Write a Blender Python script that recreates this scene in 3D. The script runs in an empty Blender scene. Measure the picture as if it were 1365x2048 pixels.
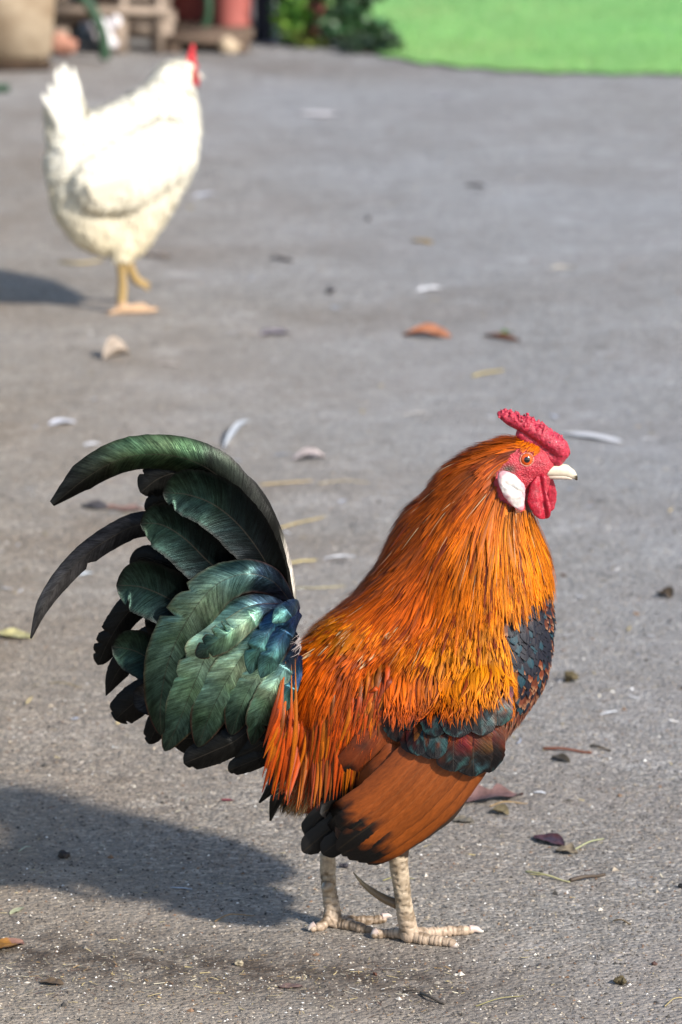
import bpy, math, random
import numpy as np
from mathutils import Vector
from mathutils.bvhtree import BVHTree
from mathutils import noise as mnoise

random.seed(7); rng = np.random.default_rng(7)
scene = bpy.context.scene
COLL = scene.collection

# ------------------------------------------------------------------ camera
TH = math.radians(12.5)
F = 2029.0 / math.tan(TH)              # focal length in photograph pixels
CAM = np.array([0.0, -3.69, 1.186])
cam_d = bpy.data.cameras.new("camera"); cam = bpy.data.objects.new("camera", cam_d); COLL.objects.link(cam)
cam.location = CAM; cam.rotation_euler = (math.pi/2 - TH, 0, 0)
cam_d.sensor_fit = 'VERTICAL'; cam_d.sensor_height = 36.0; cam_d.lens = F / 2048 * 36.0
cam_d.clip_end = 2000; cam_d.clip_start = 0.05
cam_d.dof.use_dof = True; cam_d.dof.focus_distance = 3.70; cam_d.dof.aperture_fstop = 10.5
cam_d.dof.aperture_blades = 0
scene.camera = cam

# ------------------------------------------------------------------ light
SUN_EL = math.radians(33.5); SUN_AZ_TO = np.array([0.715, -0.699])       # horizontal direction towards the sun
sv = np.array([SUN_AZ_TO[0]*math.cos(SUN_EL), SUN_AZ_TO[1]*math.cos(SUN_EL), math.sin(SUN_EL)])
sun_d = bpy.data.lights.new("sun", 'SUN'); sun = bpy.data.objects.new("sun", sun_d); COLL.objects.link(sun)
sun_d.energy = 4.4; sun_d.angle = math.radians(3.5); sun_d.color = (1.0, 0.95, 0.87)
sun.rotation_euler = Vector(-sv).to_track_quat('-Z', 'Y').to_euler()
w = bpy.data.worlds.new("World"); scene.world = w; w.use_nodes = True
nt = w.node_tree; bg = nt.nodes['Background']
sky = nt.nodes.new('ShaderNodeTexSky'); sky.sky_type = 'NISHITA'; sky.sun_disc = False
sky.sun_elevation = SUN_EL; sky.sun_rotation = math.atan2(SUN_AZ_TO[0], SUN_AZ_TO[1])
nt.links.new(sky.outputs[0], bg.inputs[0]); bg.inputs[1].default_value = 0.125
scene.view_settings.view_transform = 'Standard'; scene.view_settings.look = 'None'
scene.view_settings.gamma = 1.0; scene.view_settings.exposure = 0.55
scene.view_settings.use_curve_mapping = False
scene.cycles.max_bounces = 6; scene.cycles.transparent_max_bounces = 8

# ------------------------------------------------------------------ geometry of the view, used to lay things out at real places
CT, ST = math.cos(TH), math.sin(TH)
FWD = np.array([0, CT, -ST]); UP = np.array([0, ST, CT]); RT = np.array([1.0, 0, 0])
def ray(u, v): return FWD + (u-682.5)/F*RT - (v-1024)/F*UP
def G(u, v, z=0.0):
    d = ray(u, v); t = (z-CAM[2])/d[2]; return CAM + d*t
def depth(p): return float(np.dot(np.asarray(p)-CAM, FWD))
def proj(p):
    p = np.asarray(p)-CAM; zc = p@FWD
    return np.stack([682.5+F*(p@RT)/zc, 1024-F*(p@UP)/zc], -1)
class Frame:
    """an upright plane through p0; a runs along the heading, lat is the distance to the far side"""
    def __init__(s, p0, yaw=0.0):
        s.p0 = np.array([p0[0], p0[1], 0.0]); s.h = np.array([math.cos(yaw), math.sin(yaw), 0]); s.n = np.array([-math.sin(yaw), math.cos(yaw), 0])
    def pt(s, u, v, lat=0.0):
        d = ray(u, v); t = ((s.p0 + lat*s.n - CAM)@s.n)/(d@s.n); return CAM + d*t
    def mir(s, p):
        p = np.asarray(p); l = (p-s.p0)@s.n; return p - 2*np.multiply.outer(l, s.n)
    def lat(s, p): return (np.asarray(p)-s.p0)@s.n
    def px(s, p):
        p = np.asarray(p); l = (p-s.p0)@s.n; return proj(p - np.multiply.outer(l, s.n))

def lin(c, k=1.0):
    c = np.asarray(c, float)/255.0
    return np.where(c <= 0.04045, c/12.92, ((c+0.055)/1.055)**2.4)*k

# ------------------------------------------------------------------ mesh helpers
def link(o, parent=None):
    COLL.objects.link(o)
    if parent is not None: o.parent = parent
    return o
def mesh_obj(name, V, Fc, mat, parent=None, col=None, uv=None, smooth=True):
    me = bpy.data.meshes.new(name)
    V = np.asarray(V, np.float32)
    q = parent
    while q is not None: V = V - np.array(q.location, np.float32); q = q.parent
    if isinstance(Fc, np.ndarray):
        k = Fc.shape[1]; me.vertices.add(len(V)); me.vertices.foreach_set('co', V.ravel())
        me.loops.add(Fc.size); me.loops.foreach_set('vertex_index', Fc.ravel().astype(np.int32))
        me.polygons.add(len(Fc)); me.polygons.foreach_set('loop_start', np.arange(0, Fc.size, k, dtype=np.int32))
        me.update(calc_edges=True)
    else:
        me.from_pydata(V.tolist(), [], [list(map(int, f)) for f in Fc]); me.update()
    me.validate()
    if col is not None:
        col = np.asarray(col, np.float32)
        if col.shape[1] == 3: col = np.concatenate([col, np.ones((len(col), 1), np.float32)], 1)
        a = me.color_attributes.new('Col', 'FLOAT_COLOR', 'POINT'); a.data.foreach_set('color', col.ravel())
    if uv is not None:
        l = me.uv_layers.new(name='UVMap'); li = np.zeros(len(me.loops), np.int32); me.loops.foreach_get('vertex_index', li)
        l.data.foreach_set('uv', np.asarray(uv, np.float32)[li].ravel())
    me.polygons.foreach_set('use_smooth', np.full(len(me.polygons), smooth, bool))
    mats = mat if isinstance(mat, (list, tuple)) else [mat]
    for m in mats: me.materials.append(m)
    return link(bpy.data.objects.new(name, me), parent)
def thing(name, loc, label, cat, group=None):
    o = bpy.data.objects.new(name, None); o.location = loc; o.empty_display_size = 0.05; link(o); tag(o, label, cat, group); return o
def tag(o, label=None, cat=None, group=None, kind=None):
    if label: o['label'] = label
    if cat: o['category'] = cat
    if group: o['group'] = group
    if kind: o['kind'] = kind
    return o
def merge(parts):
    """[(V, F(list), col, uv)] -> one"""
    V, Fc, C, U = [], [], [], []; n = 0
    for (v, f, c, u) in parts:
        V.append(v); Fc.append(np.asarray(f)+n); C.append(c); U.append(u); n += len(v)
    return np.concatenate(V), np.concatenate(Fc), np.concatenate(C), np.concatenate(U)
def catmull(P, n):
    P = np.asarray(P, float)
    if len(P) == 2: return P[0]+(P[1]-P[0])*np.linspace(0, 1, n)[:, None]
    Q = np.concatenate([[2*P[0]-P[1]], P, [2*P[-1]-P[-2]]])
    d = np.linalg.norm(np.diff(P, axis=0), axis=1)**0.5; s = np.concatenate([[0], np.cumsum(d)]); s /= s[-1]
    out = []
    for t in np.linspace(0, 1, n):
        i = min(np.searchsorted(s, t, 'right')-1, len(P)-2); i = max(i, 0)
        x = (t-s[i])/(s[i+1]-s[i]); a, b, c, e = Q[i:i+4]
        out.append(0.5*((2*b)+(-a+c)*x+(2*a-5*b+4*c-e)*x*x+(-a+3*b-3*c+e)*x**3))
    return np.array(out)
def uvsphere(nu=18, nv=11):
    V = [(0, 0, 1)]
    for j in range(1, nv):
        p = math.pi*j/nv
        for i in range(nu):
            a = 2*math.pi*i/nu; V.append((math.sin(p)*math.cos(a), math.sin(p)*math.sin(a), math.cos(p)))
    V.append((0, 0, -1)); Fc = []
    for i in range(nu): Fc.append((0, 1+i, 1+(i+1) % nu))
    for j in range(nv-2):
        for i in range(nu):
            a = 1+j*nu+i; b = 1+j*nu+(i+1) % nu; Fc.append((a, a+nu, b)); Fc.append((b, a+nu, b+nu))
    L = len(V)-1
    for i in range(nu): Fc.append((L, 1+(nv-2)*nu+(i+1) % nu, 1+(nv-2)*nu+i))
    return np.array(V), np.array(Fc)
SPH_V, SPH_F = uvsphere()
class Blob:
    """union of many spheres/ellipsoids, turned into one skin by a voxel remesh"""
    def __init__(s, fr): s.V = []; s.F = []; s.n = 0; s.fr = fr
    def add(s, c, r, rl):
        loc = SPH_V.copy(); fr = s.fr
        v = c + (loc[:, :1]*r)*fr.h + (loc[:, 1:2]*rl)*fr.n + (loc[:, 2:3]*r)*np.array([0, 0, 1.0])
        s.V.append(v); s.F.append(SPH_F+s.n); s.n += len(v)
    def chain(s, pts, mirror=False, step=0.35, spread=None):
        """pts: (u, v, r_px, lat, lateral radius as a multiple of r)"""
        W = []
        for (u, v, r, lat, k) in pts:
            p = s.fr.pt(u, v, lat); rr = r*depth(p)/F; W.append((p, rr, rr*k))
        for (p, r, rl), (q, r2, rl2) in zip(W[:-1], W[1:]):
            d = np.linalg.norm(q-p); m = max(1, int(math.ceil(d/(step*min(r, r2)))))
            for i in range(m+1):
                t = i/m; c = p+(q-p)*t; s.add(c, r+(r2-r)*t, rl+(rl2-rl)*t)
                if mirror: s.add(s.fr.mir(c), r+(r2-r)*t, rl+(rl2-rl)*t)
        if len(W) == 1:
            s.add(*W[0])
            if mirror: s.add(s.fr.mir(W[0][0]), W[0][1], W[0][2])
    def skin(s, voxel, smooth=6, fac=0.5):
        me = bpy.data.meshes.new('tmp'); V = np.concatenate(s.V); Fc = np.concatenate(s.F)
        me.from_pydata(V.tolist(), [], Fc.tolist()); me.update()
        o = bpy.data.objects.new('tmp', me); COLL.objects.link(o)
        m = o.modifiers.new('r', 'REMESH'); m.mode = 'VOXEL'; m.voxel_size = voxel
        if smooth:
            k = o.modifiers.new('s', 'SMOOTH'); k.factor = fac; k.iterations = smooth
        dg = bpy.context.evaluated_depsgraph_get(); ev = o.evaluated_get(dg); em = ev.to_mesh()
        V = np.zeros(len(em.vertices)*3, np.float32); em.vertices.foreach_get('co', V); V = V.reshape(-1, 3).astype(float)
        N = np.zeros(len(em.vertices)*3, np.float32); em.vertices.foreach_get('normal', N); N = N.reshape(-1, 3).astype(float)
        L = np.zeros(len(em.loops), np.int32); em.loops.foreach_get('vertex_index', L)
        lt = np.zeros(len(em.polygons), np.int32); em.polygons.foreach_get('loop_total', lt)
        assert (lt == 4).all(); Q = L.reshape(-1, 4)
        ev.to_mesh_clear(); bpy.data.objects.remove(o); bpy.data.meshes.remove(me)
        return V, Q, N
def fbm(P, scale, oct=3, off=0.0):
    return np.array([mnoise.fractal(Vector(p)*scale+Vector((off, off*1.7, -off)), 1.0, 2.0, oct) for p in P])
def in_poly(uv, poly):
    x, y = uv[:, 0], uv[:, 1]; P = np.asarray(poly, float); r = np.zeros(len(x), bool); j = len(P)-1
    for i in range(len(P)):
        c = ((P[i, 1] > y) != (P[j, 1] > y)); den = (P[j, 1]-P[i, 1]) or 1e-9
        r ^= c & (x < (P[j, 0]-P[i, 0])*(y-P[i, 1])/den+P[i, 0]); j = i
    return r

# ------------------------------------------------------------------ materials
class M:
    def __init__(s, name):
        s.m = bpy.data.materials.new(name); s.m.use_nodes = True; s.t = s.m.node_tree; s.b = s.t.nodes['Principled BSDF']
    def n(s, typ, **kw):
        x = s.t.nodes.new('ShaderNode'+typ)
        for k, v in kw.items(): setattr(x, k, v)
        return x
    def l(s, a, b): s.t.links.new(a, b)
    def val(s, op, a, b=None, c=None, clamp=False):
        x = s.n('Math', operation=op, use_clamp=clamp)
        for i, q in enumerate((a, b, c)):
            if q is None: continue
            if isinstance(q, (int, float)): x.inputs[i].default_value = q
            else: s.l(q, x.inputs[i])
        return x.outputs[0]
    def noise(s, vec=None, scale=5, detail=3, rough=0.55, w=None):
        x = s.n('TexNoise'); x.inputs['Scale'].default_value = scale; x.inputs['Detail'].default_value = detail; x.inputs['Roughness'].default_value = rough
        if vec is not None: s.l(vec, x.inputs['Vector'])
        return x.outputs['Fac']
    def ramp(s, fac, stops):
        x = s.n('ValToRGB'); e = x.color_ramp.elements
        while len(e) < len(stops): e.new(0.5)
        for k, (p, c) in zip(e, stops):
            k.position = p; k.color = (c[0], c[1], c[2], 1) if not isinstance(c, (int, float)) else (c, c, c, 1)
        s.l(fac, x.inputs[0]); return x.outputs[0]
    def mix(s, fac, a, b, mode='MIX'):
        x = s.n('Mix', data_type='RGBA', blend_type=mode)
        for i, q in ((0, fac), (6, a), (7, b)):
            if isinstance(q, (int, float)): x.inputs[i].default_value = q
            elif isinstance(q, (tuple, list, np.ndarray)): x.inputs[i].default_value = (*[float(y) for y in q[:3]], 1)
            else: s.l(q, x.inputs[i])
        return x.outputs[2]
    def comb(s, x, y, z):
        c = s.n('CombineXYZ')
        for i, q in enumerate((x, y, z)):
            if isinstance(q, (int, float)): c.inputs[i].default_value = q
            else: s.l(q, c.inputs[i])
        return c.outputs[0]
    def bump(s, h, strength, dist):
        x = s.n('Bump'); x.inputs['Strength'].default_value = strength; x.inputs['Distance'].default_value = dist
        s.l(h, x.inputs['Height']); s.l(x.outputs[0], s.b.inputs['Normal'])
    def set(s, **kw):
        for k, v in kw.items():
            i = s.b.inputs[k.replace('_', ' ')]
            if isinstance(v, (int, float)): i.default_value = v
            elif isinstance(v, (tuple, list, np.ndarray)): i.default_value = (*[float(y) for y in v[:3]], 1) if len(i.default_value) == 4 else v
            else: s.l(v, i)
    def col(s): return s.n('VertexColor', layer_name='Col').outputs
    def obj(s): return s.n('TexCoord').outputs['Object']

def mat_feather_soft(name, rough=0.42, trans=0.12, metal=0.0, streak=(0.55, 1.5), spec=0.5, shaft=0.25):
    m = M(name); col = m.col()
    uv = m.n('UVMap').outputs[0]; sp = m.n('SeparateXYZ'); m.l(uv, sp.inputs[0]); x, y = sp.outputs[0], sp.outputs[1]
    ax = m.val('ABSOLUTE', x); wv = m.val('SUBTRACT', y, m.val('MULTIPLY', ax, 1.6))
    st = m.noise(m.comb(m.val('MULTIPLY', x, 4.5), m.val('MULTIPLY', wv, 1.1), 0.0), 1.3, 4, 0.65)
    k = m.ramp(st, [(0.28, streak[0]), (0.5, 1.0), (0.72, streak[1])])
    c = m.mix(1.0, col[0], k, 'MULTIPLY')
    sh = m.ramp(ax, [(0.02, 1.0), (0.09, 0.0)])
    c = m.mix(m.val('MULTIPLY', sh, shaft), c, m.mix(0.4, c, (0.7, 0.45, 0.2)))
    m.set(Base_Color=c, Roughness=m.val('MULTIPLY_ADD', st, 0.3, rough-0.15), Metallic=metal); m.b.inputs['Specular IOR Level'].default_value = spec
    m.bump(st, 0.35, 0.0006)
    tr = m.n('BsdfTranslucent'); m.l(c, tr.inputs[0]); mx = m.n('MixShader'); mx.inputs[0].default_value = trans
    out = m.t.nodes['Material Output']; m.l(m.b.outputs[0], mx.inputs[1]); m.l(tr.outputs[0], mx.inputs[2]); m.l(mx.outputs[0], out.inputs[0])
    return m.m
def mat_feather_gloss(name):
    """dark tail and wing feathers: structural colour and painted sheen highlights in Col, its metal-like sheen in the alpha of Col"""
    m = M(name); col = m.col(); rnd = m.n('ObjectInfo').outputs['Random']
    uv = m.n('UVMap').outputs[0]; sp = m.n('SeparateXYZ'); m.l(uv, sp.inputs[0]); x, y = sp.outputs[0], sp.outputs[1]
    ax = m.val('ABSOLUTE', x); wv = m.val('SUBTRACT', y, m.val('MULTIPLY', ax, 1.1)); z = m.val('MULTIPLY', rnd, 40)
    fine = m.noise(m.comb(m.val('MULTIPLY', x, 0.7), m.val('MULTIPLY', wv, 8), z), 1.0, 4, 0.75)
    med = m.noise(m.comb(m.val('MULTIPLY', x, 0.9), m.val('MULTIPLY', wv, 1.1), z), 1.0, 3, 0.6)
    big = m.noise(m.comb(m.val('MULTIPLY', x, 0.6), m.val('MULTIPLY', y, 0.35), z), 1.0, 2, 0.5)
    c = m.mix(1.0, col[0], m.ramp(fine, [(0.28, 0.35), (0.5, 1.0), (0.72, 1.7)]), 'MULTIPLY')
    c = m.mix(1.0, c, m.ramp(med, [(0.3, 0.75), (0.7, 1.2)]), 'MULTIPLY')
    pat = m.noise(m.comb(m.val('MULTIPLY', x, 1.3), m.val('MULTIPLY', wv, 0.75), m.val('ADD', z, 7.0)), 1.0, 5, 0.7)
    c = m.mix(1.0, c, m.ramp(pat, [(0.34, 0.45), (0.5, 0.9), (0.66, 1.5)]), 'MULTIPLY')  # blotchy sheen painted into the colour by noise
    hs = m.n('HueSaturation'); m.l(c, hs.inputs['Color']); m.l(m.ramp(big, [(0.3, 0.465), (0.7, 0.545)]), hs.inputs['Hue']); hs.inputs['Saturation'].default_value = 1.0
    sh = m.ramp(ax, [(0.012, 1.0), (0.035, 0.0)])
    c2 = m.mix(m.val('MULTIPLY', sh, 0.5), hs.outputs[0], (0.045, 0.038, 0.03))
    met = m.val('MULTIPLY', col[1], m.ramp(med, [(0.25, 0.75), (0.6, 1.0)]), clamp=True)
    m.set(Base_Color=c2, Metallic=met, Roughness=m.val('MULTIPLY_ADD', fine, 0.2, 0.26)); m.b.inputs['Specular IOR Level'].default_value = 0.16
    m.b.inputs['Anisotropic'].default_value = 0.3
    m.bump(m.val('ADD', m.val('MULTIPLY', fine, 0.5), med), 0.45, 0.0012)
    return m.m
def mat_col(name, rough=0.6, bump_scale=300, bump_str=0.3, bump_dist=0.001, mott=(0.7, 1.2), mscale=60, spec=0.4, coat=0.0, sss=0.0):
    m = M(name); col = m.col(); o = m.obj()
    n1 = m.noise(o, mscale, 4, 0.6); c = m.mix(1.0, col[0], m.ramp(n1, [(0.3, mott[0]), (0.7, mott[1])]), 'MULTIPLY')
    n2 = m.noise(o, bump_scale, 3, 0.6)
    m.set(Base_Color=c, Roughness=rough); m.b.inputs['Specular IOR Level'].default_value = spec; m.b.inputs['Coat Weight'].default_value = coat
    m.bump(n2, bump_str, bump_dist)
    if sss: m.b.inputs['Subsurface Weight'].default_value = sss; m.b.inputs['Subsurface Radius'].default_value = (0.004, 0.0012, 0.0008); m.b.inputs['Subsurface Scale'].default_value = 1.0
    return m.m
def mat_flat(name, a, b, scale=20, rough=0.7, bump=0.3, dist=0.002, spec=0.3, stretch=None):
    m = M(name); o = m.obj()
    if stretch:
        mp = m.n('Mapping'); mp.inputs['Scale'].default_value = stretch; m.l(o, mp.inputs[0]); o = mp.outputs[0]
    n1 = m.noise(o, scale, 5, 0.62); m.set(Base_Color=m.ramp(n1, [(0.3, a), (0.7, b)]), Roughness=rough); m.b.inputs['Specular IOR Level'].default_value = spec
    m.bump(n1, bump, dist); return m.m

# ================================================================== SETTING
def mat_asphalt():
    m = M('asphalt'); o = m.obj()
    fine = m.noise(o, 230, 5, 0.8); agg = m.n('TexVoronoi'); agg.inputs['Scale'].default_value = 200; m.l(o, agg.inputs['Vector'])
    agg.inputs['Randomness'].default_value = 1.0
    mid = m.noise(o, 38, 5, 0.6); big = m.noise(o, 2.6, 5, 0.6); huge = m.noise(o, 0.7, 3, 0.5)
    base = m.ramp(fine, [(0.34, lin((34, 32, 30))), (0.45, lin((106, 104, 99))), (0.55, lin((150, 147, 140))), (0.66, lin((232, 227, 216)))])
    sepc = m.n('SeparateColor'); m.l(agg.outputs['Color'], sepc.inputs[0])
    stone = m.ramp(sepc.outputs[0], [(0.0, lin((58, 56, 55))), (0.3, lin((112, 108, 106))), (0.65, lin((148, 141, 134))), (0.88, lin((190, 178, 166))), (1.0, lin((226, 220, 214)))])
    c = m.mix(0.45, base, stone)
    c = m.mix(m.ramp(mid, [(0.42, 0.0), (0.66, 0.38)]), c, lin((98, 86, 72)))
    c = m.mix(m.ramp(big, [(0.44, 0.0), (0.64, 0.5)]), c, lin((108, 95, 82)))
    c = m.mix(m.ramp(huge, [(0.36, 0.1), (0.6, 0.5)]), c, lin((152, 152, 152)))
    smear = m.noise(o, 9, 5, 0.7); c = m.mix(m.val('MULTIPLY', m.ramp(smear, [(0.56, 0.0), (0.68, 0.75)]), m.ramp(fine, [(0.45, 0.0), (0.6, 1.0)])), c, lin((190, 188, 186)))
    stain = m.noise(o, 15, 6, 0.72); c = m.mix(m.ramp(stain, [(0.50, 0.0), (0.68, 0.40)]), c, m.mix(1.0, c, (0.55, 0.50, 0.46), 'MULTIPLY'))
    pale_ = m.noise(o, 5.5, 6, 0.7); c = m.mix(m.ramp(pale_, [(0.48, 0.0), (0.68, 0.4)]), c, m.mix(1.0, c, (1.4, 1.4, 1.45), 'MULTIPLY'))
    # trodden soil along the front left of the yard
    sp = m.n('SeparateXYZ'); m.l(o, sp.inputs[0])
    band = m.val('SUBTRACT', 1.0, m.val('MULTIPLY', m.val('ABSOLUTE', m.val('ADD', m.val('ADD', sp.outputs[1], m.val('MULTIPLY', sp.outputs[0], 0.22)), 0.10)), 9.0), clamp=True)
    band = m.val('MULTIPLY', band, m.ramp(m.val('MULTIPLY_ADD', sp.outputs[0], -2.2, 0.6), [(0.15, 0.0), (0.5, 1.0)]))
    c = m.mix(m.val('MULTIPLY', band, m.ramp(mid, [(0.36, 0.25), (0.56, 0.9)])), c, lin((62, 51, 41)))
    dust_sky_mix = m.val('ADD', m.val('MULTIPLY_ADD', sp.outputs[1], -0.14, 0.66), m.val('MINIMUM', m.val('MULTIPLY', sp.outputs[0], -0.95), 0.5), clamp=True)
    c = m.mix(1.0, c, m.mix(m.val('MULTIPLY', dust_sky_mix, m.ramp(big, [(0.3, 0.65), (0.65, 1.0)])), (0.90, 0.965, 1.10), (1.0, 0.88, 0.73)), 'MULTIPLY')  # brown dust near left; far right tinted blue as a painted sky reflection
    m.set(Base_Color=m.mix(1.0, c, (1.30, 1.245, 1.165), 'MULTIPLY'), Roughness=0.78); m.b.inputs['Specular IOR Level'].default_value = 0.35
    h = m.val('ADD', m.val('MULTIPLY', fine, 0.9), m.val('ADD', m.val('MULTIPLY', agg.outputs['Distance'], -0.9), m.val('MULTIPLY', mid, 1.6)))
    m.bump(h, 1.0, 0.0042)
    return m.m
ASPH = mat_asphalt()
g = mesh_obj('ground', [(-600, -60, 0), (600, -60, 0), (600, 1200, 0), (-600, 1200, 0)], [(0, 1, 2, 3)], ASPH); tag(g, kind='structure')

mg = M('lawn'); o_ = mg.obj()
gn = mg.noise(o_, 5, 5, 0.6); gf = mg.noise(o_, 90, 3, 0.7)
cg = mg.mix(0.45, mg.ramp(gn, [(0.3, (0.14, 0.36, 0.10)), (0.7, (0.24, 0.44, 0.12))]), mg.ramp(gf, [(0.3, (0.14, 0.35, 0.10)), (0.7, (0.22, 0.43, 0.12))]))
dry = mg.noise(o_, 2.2, 4, .65); cg = mg.mix(mg.ramp(dry, [(.45, 0.0), (.7, .55)]), cg, (.34, .44, .14)); mg.set(Base_Color=cg, Roughness=0.85); mg.bump(gf, 0.6, 0.01)
edge = [G(u, v) for u, v in ((640, 62), (690, 84), (735, 104), (768, 116), (800, 119), (842, 130), (880, 131), (925, 139), (965, 139), (1010, 146), (1050, 145), (1100, 150), (1160, 148), (1220, 152), (1290, 150), (1365, 152), (1700, 150))]
LV = [(p[0], p[1], 0.006) for p in edge] + [(200, 8, 0.006), (200, 900, 0.006), (-3.0, 900, 0.006), (-0.3, 14, 0.006)]
lawn = mesh_obj('lawn', LV, [tuple(range(len(LV)))], mg.m); tag(lawn, kind='structure')

# grass blades over the part of the lawn in view
def ribbon_batch(P, D, Nn, L, Wd, rows, shape, cols, bend=None, seed=True):
    """simple curved ribbons: P root, D direction, Nn normal, all (n,3)"""
    n = len(P); t = np.linspace(0, 1, rows+1); S = np.cross(D, Nn); S /= np.linalg.norm(S, axis=1)[:, None]+1e-9
    ctr = P[:, None]+D[:, None]*(L[:, None]*t)[..., None]
    if bend is not None: ctr = ctr + bend[:, None]*((t**2)*L[:, None])[..., None]
    wd = Wd[:, None]*shape(t)[None]
    V = np.stack([ctr-S[:, None]*wd[..., None], ctr+S[:, None]*wd[..., None]], 2).reshape(-1, 3)
    idx = np.arange(n*(rows+1)*2).reshape(n, rows+1, 2)
    Q = np.stack([idx[:, :-1, 0], idx[:, :-1, 1], idx[:, 1:, 1], idx[:, 1:, 0]], -1).reshape(-1, 4)
    C = np.repeat(cols, (rows+1)*2, axis=0)
    off = rng.uniform(0, 900, n) if seed else np.zeros(n)
    U = np.stack([np.broadcast_to(np.array([-1.0, 1.0]), (n, rows+1, 2)), np.broadcast_to((L[:, None]*t*100+off[:, None])[..., None], (n, rows+1, 2))], -1).reshape(-1, 2)
    return V, Q, C, U
gm = mat_col('grass_blade', 0.6, 50, 0.1, 0.001, (0.85, 1.15), 20)
n = 16000; gu = rng.uniform(640, 1420, n); gv = rng.uniform(-60, 152, n); pts = np.array([G(a, b) for a, b in zip(gu, gv)])
ok = in_poly(pts[:, :2], [(p[0], p[1]) for p in LV]); pts = pts[ok]; n = len(pts)
D = np.stack([rng.normal(0, .35, n), rng.normal(0, .35, n), np.ones(n)], 1); D /= np.linalg.norm(D, axis=1)[:, None]
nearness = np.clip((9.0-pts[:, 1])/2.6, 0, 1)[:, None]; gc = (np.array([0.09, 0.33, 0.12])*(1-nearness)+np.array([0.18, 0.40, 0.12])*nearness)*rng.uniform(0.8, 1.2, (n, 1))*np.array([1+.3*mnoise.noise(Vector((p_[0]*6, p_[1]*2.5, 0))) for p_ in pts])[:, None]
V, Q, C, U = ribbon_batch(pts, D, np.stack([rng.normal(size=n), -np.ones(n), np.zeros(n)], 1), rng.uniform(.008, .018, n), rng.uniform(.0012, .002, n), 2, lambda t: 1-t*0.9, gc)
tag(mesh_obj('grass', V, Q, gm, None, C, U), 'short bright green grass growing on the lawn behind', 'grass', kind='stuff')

# grit lying on the asphalt
oct_v = np.array([(1, 0, 0), (0, 1, 0), (-1, 0, 0), (0, -1, 0), (0, 0, .7), (0, 0, -.4)], float); oct_f = np.array([(0, 1, 4), (1, 2, 4), (2, 3, 4), (3, 0, 4), (1, 0, 5), (2, 1, 5), (3, 2, 5), (0, 3, 5)])
n = 56000; gu = rng.uniform(-60, 1425, n); gv = 150+(2110-150)*rng.uniform(0, 1, n)**0.75
pts = np.array([G(a, b) for a, b in zip(gu, gv)])
sz = 0.0005+0.0011*rng.random(n)**2.5+0.0022*(rng.random(n) > 0.985)*rng.random(n)
ang = rng.uniform(0, 6.28, n); j = rng.uniform(0.55, 1.4, (n, 6, 3))
v = oct_v[None]*j*sz[:, None, None]; ca, sa = np.cos(ang)[:, None], np.sin(ang)[:, None]
v = np.stack([v[..., 0]*ca-v[..., 1]*sa, v[..., 0]*sa+v[..., 1]*ca, v[..., 2]+sz[:, None]*0.15], -1)+pts[:, None]
pal = np.array([lin((70, 66, 62)), lin((104, 98, 92)), lin((136, 128, 118)), lin((168, 155, 138)), lin((196, 188, 176)), lin((128, 100, 78)), lin((225, 222, 218))])
ci = rng.choice(len(pal), n, p=[.30, .22, .20, .14, .06, .05, .03])
tag(mesh_obj('grit', v.reshape(-1, 3), (oct_f[None]+np.arange(n)[:, None, None]*6).reshape(-1, 3), mat_col('grit', 0.8, 400, 0.2, 0.0005), None, np.repeat(pal[ci], 6, 0), None, False),
    'fine grit scattered over the grey asphalt yard', 'grit', kind='stuff')
# chaff: hair-thin crumbs of straw and bark, thickest over the soil at the front left
n = 2200; gu = rng.uniform(-40, 1400, n); gv = 500+(2080-500)*rng.uniform(0, 1, n)**0.6
m_ = rng.random(n) < 0.35; gu[m_] = rng.uniform(-20, 930, m_.sum()); gv[m_] = 1955+gu[m_]*0.02+rng.normal(0, 32, m_.sum())
pts = np.array([G(a, b) for a, b in zip(gu, gv)]); pts[:, 2] = 0.0012
a = rng.uniform(0, 6.28, n); D = np.stack([np.cos(a), np.sin(a)*0.8, rng.normal(0, .08, n)], 1); D /= np.linalg.norm(D, axis=1)[:, None]
L = 0.002+0.007*rng.random(n)**2; wd = rng.uniform(.0002, .0006, n)
pal2 = np.array([lin((186, 168, 122)), lin((150, 122, 84)), lin((74, 58, 46)), lin((206, 196, 170)), lin((96, 70, 60)), lin((230, 228, 222))])
V, Q, C, U = ribbon_batch(pts, D, np.tile([0, 0, 1.0], (n, 1))+rng.normal(0, .25, (n, 3)), L, wd, 2, lambda t: 1-0.3*t, pal2[rng.choice(6, n, p=[.25, .18, .27, .12, .12, .06])], np.stack([rng.normal(0, .3, n), rng.normal(0, .3, n), rng.uniform(0, .12, n)], 1))
k2 = 420; gu = rng.uniform(-20, 1390, k2); gv = 170+(1500-170)*rng.uniform(0, 1, k2)**0.8; p2 = np.array([G(a_, b_) for a_, b_ in zip(gu, gv)]); p2[:, 2] = .0015
a2 = rng.uniform(0, 6.28, k2); D2 = np.stack([np.cos(a2), np.sin(a2)*.6, rng.normal(0, .08, k2)], 1); D2 /= np.linalg.norm(D2, axis=1)[:, None]
pal3 = np.array([lin((214, 212, 214), .8), lin((190, 172, 132), .7), lin((82, 74, 70), .6), lin((150, 118, 92), .65), lin((176, 182, 196), .75)])
V2, Q2, C2, U2 = ribbon_batch(p2, D2, np.tile([0, 0, 1.0], (k2, 1))+rng.normal(0, .25, (k2, 3)), .004+.014*rng.random(k2)**2, .001+.0025*rng.random(k2)**2, 3, lambda t: np.sin(np.clip(t*.9+.08, 0, 1)*math.pi), pal3[rng.choice(5, k2, p=[.34, .2, .22, .12, .12])], np.stack([rng.normal(0, .3, k2), rng.normal(0, .3, k2), rng.uniform(0, .15, k2)], 1))
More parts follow.
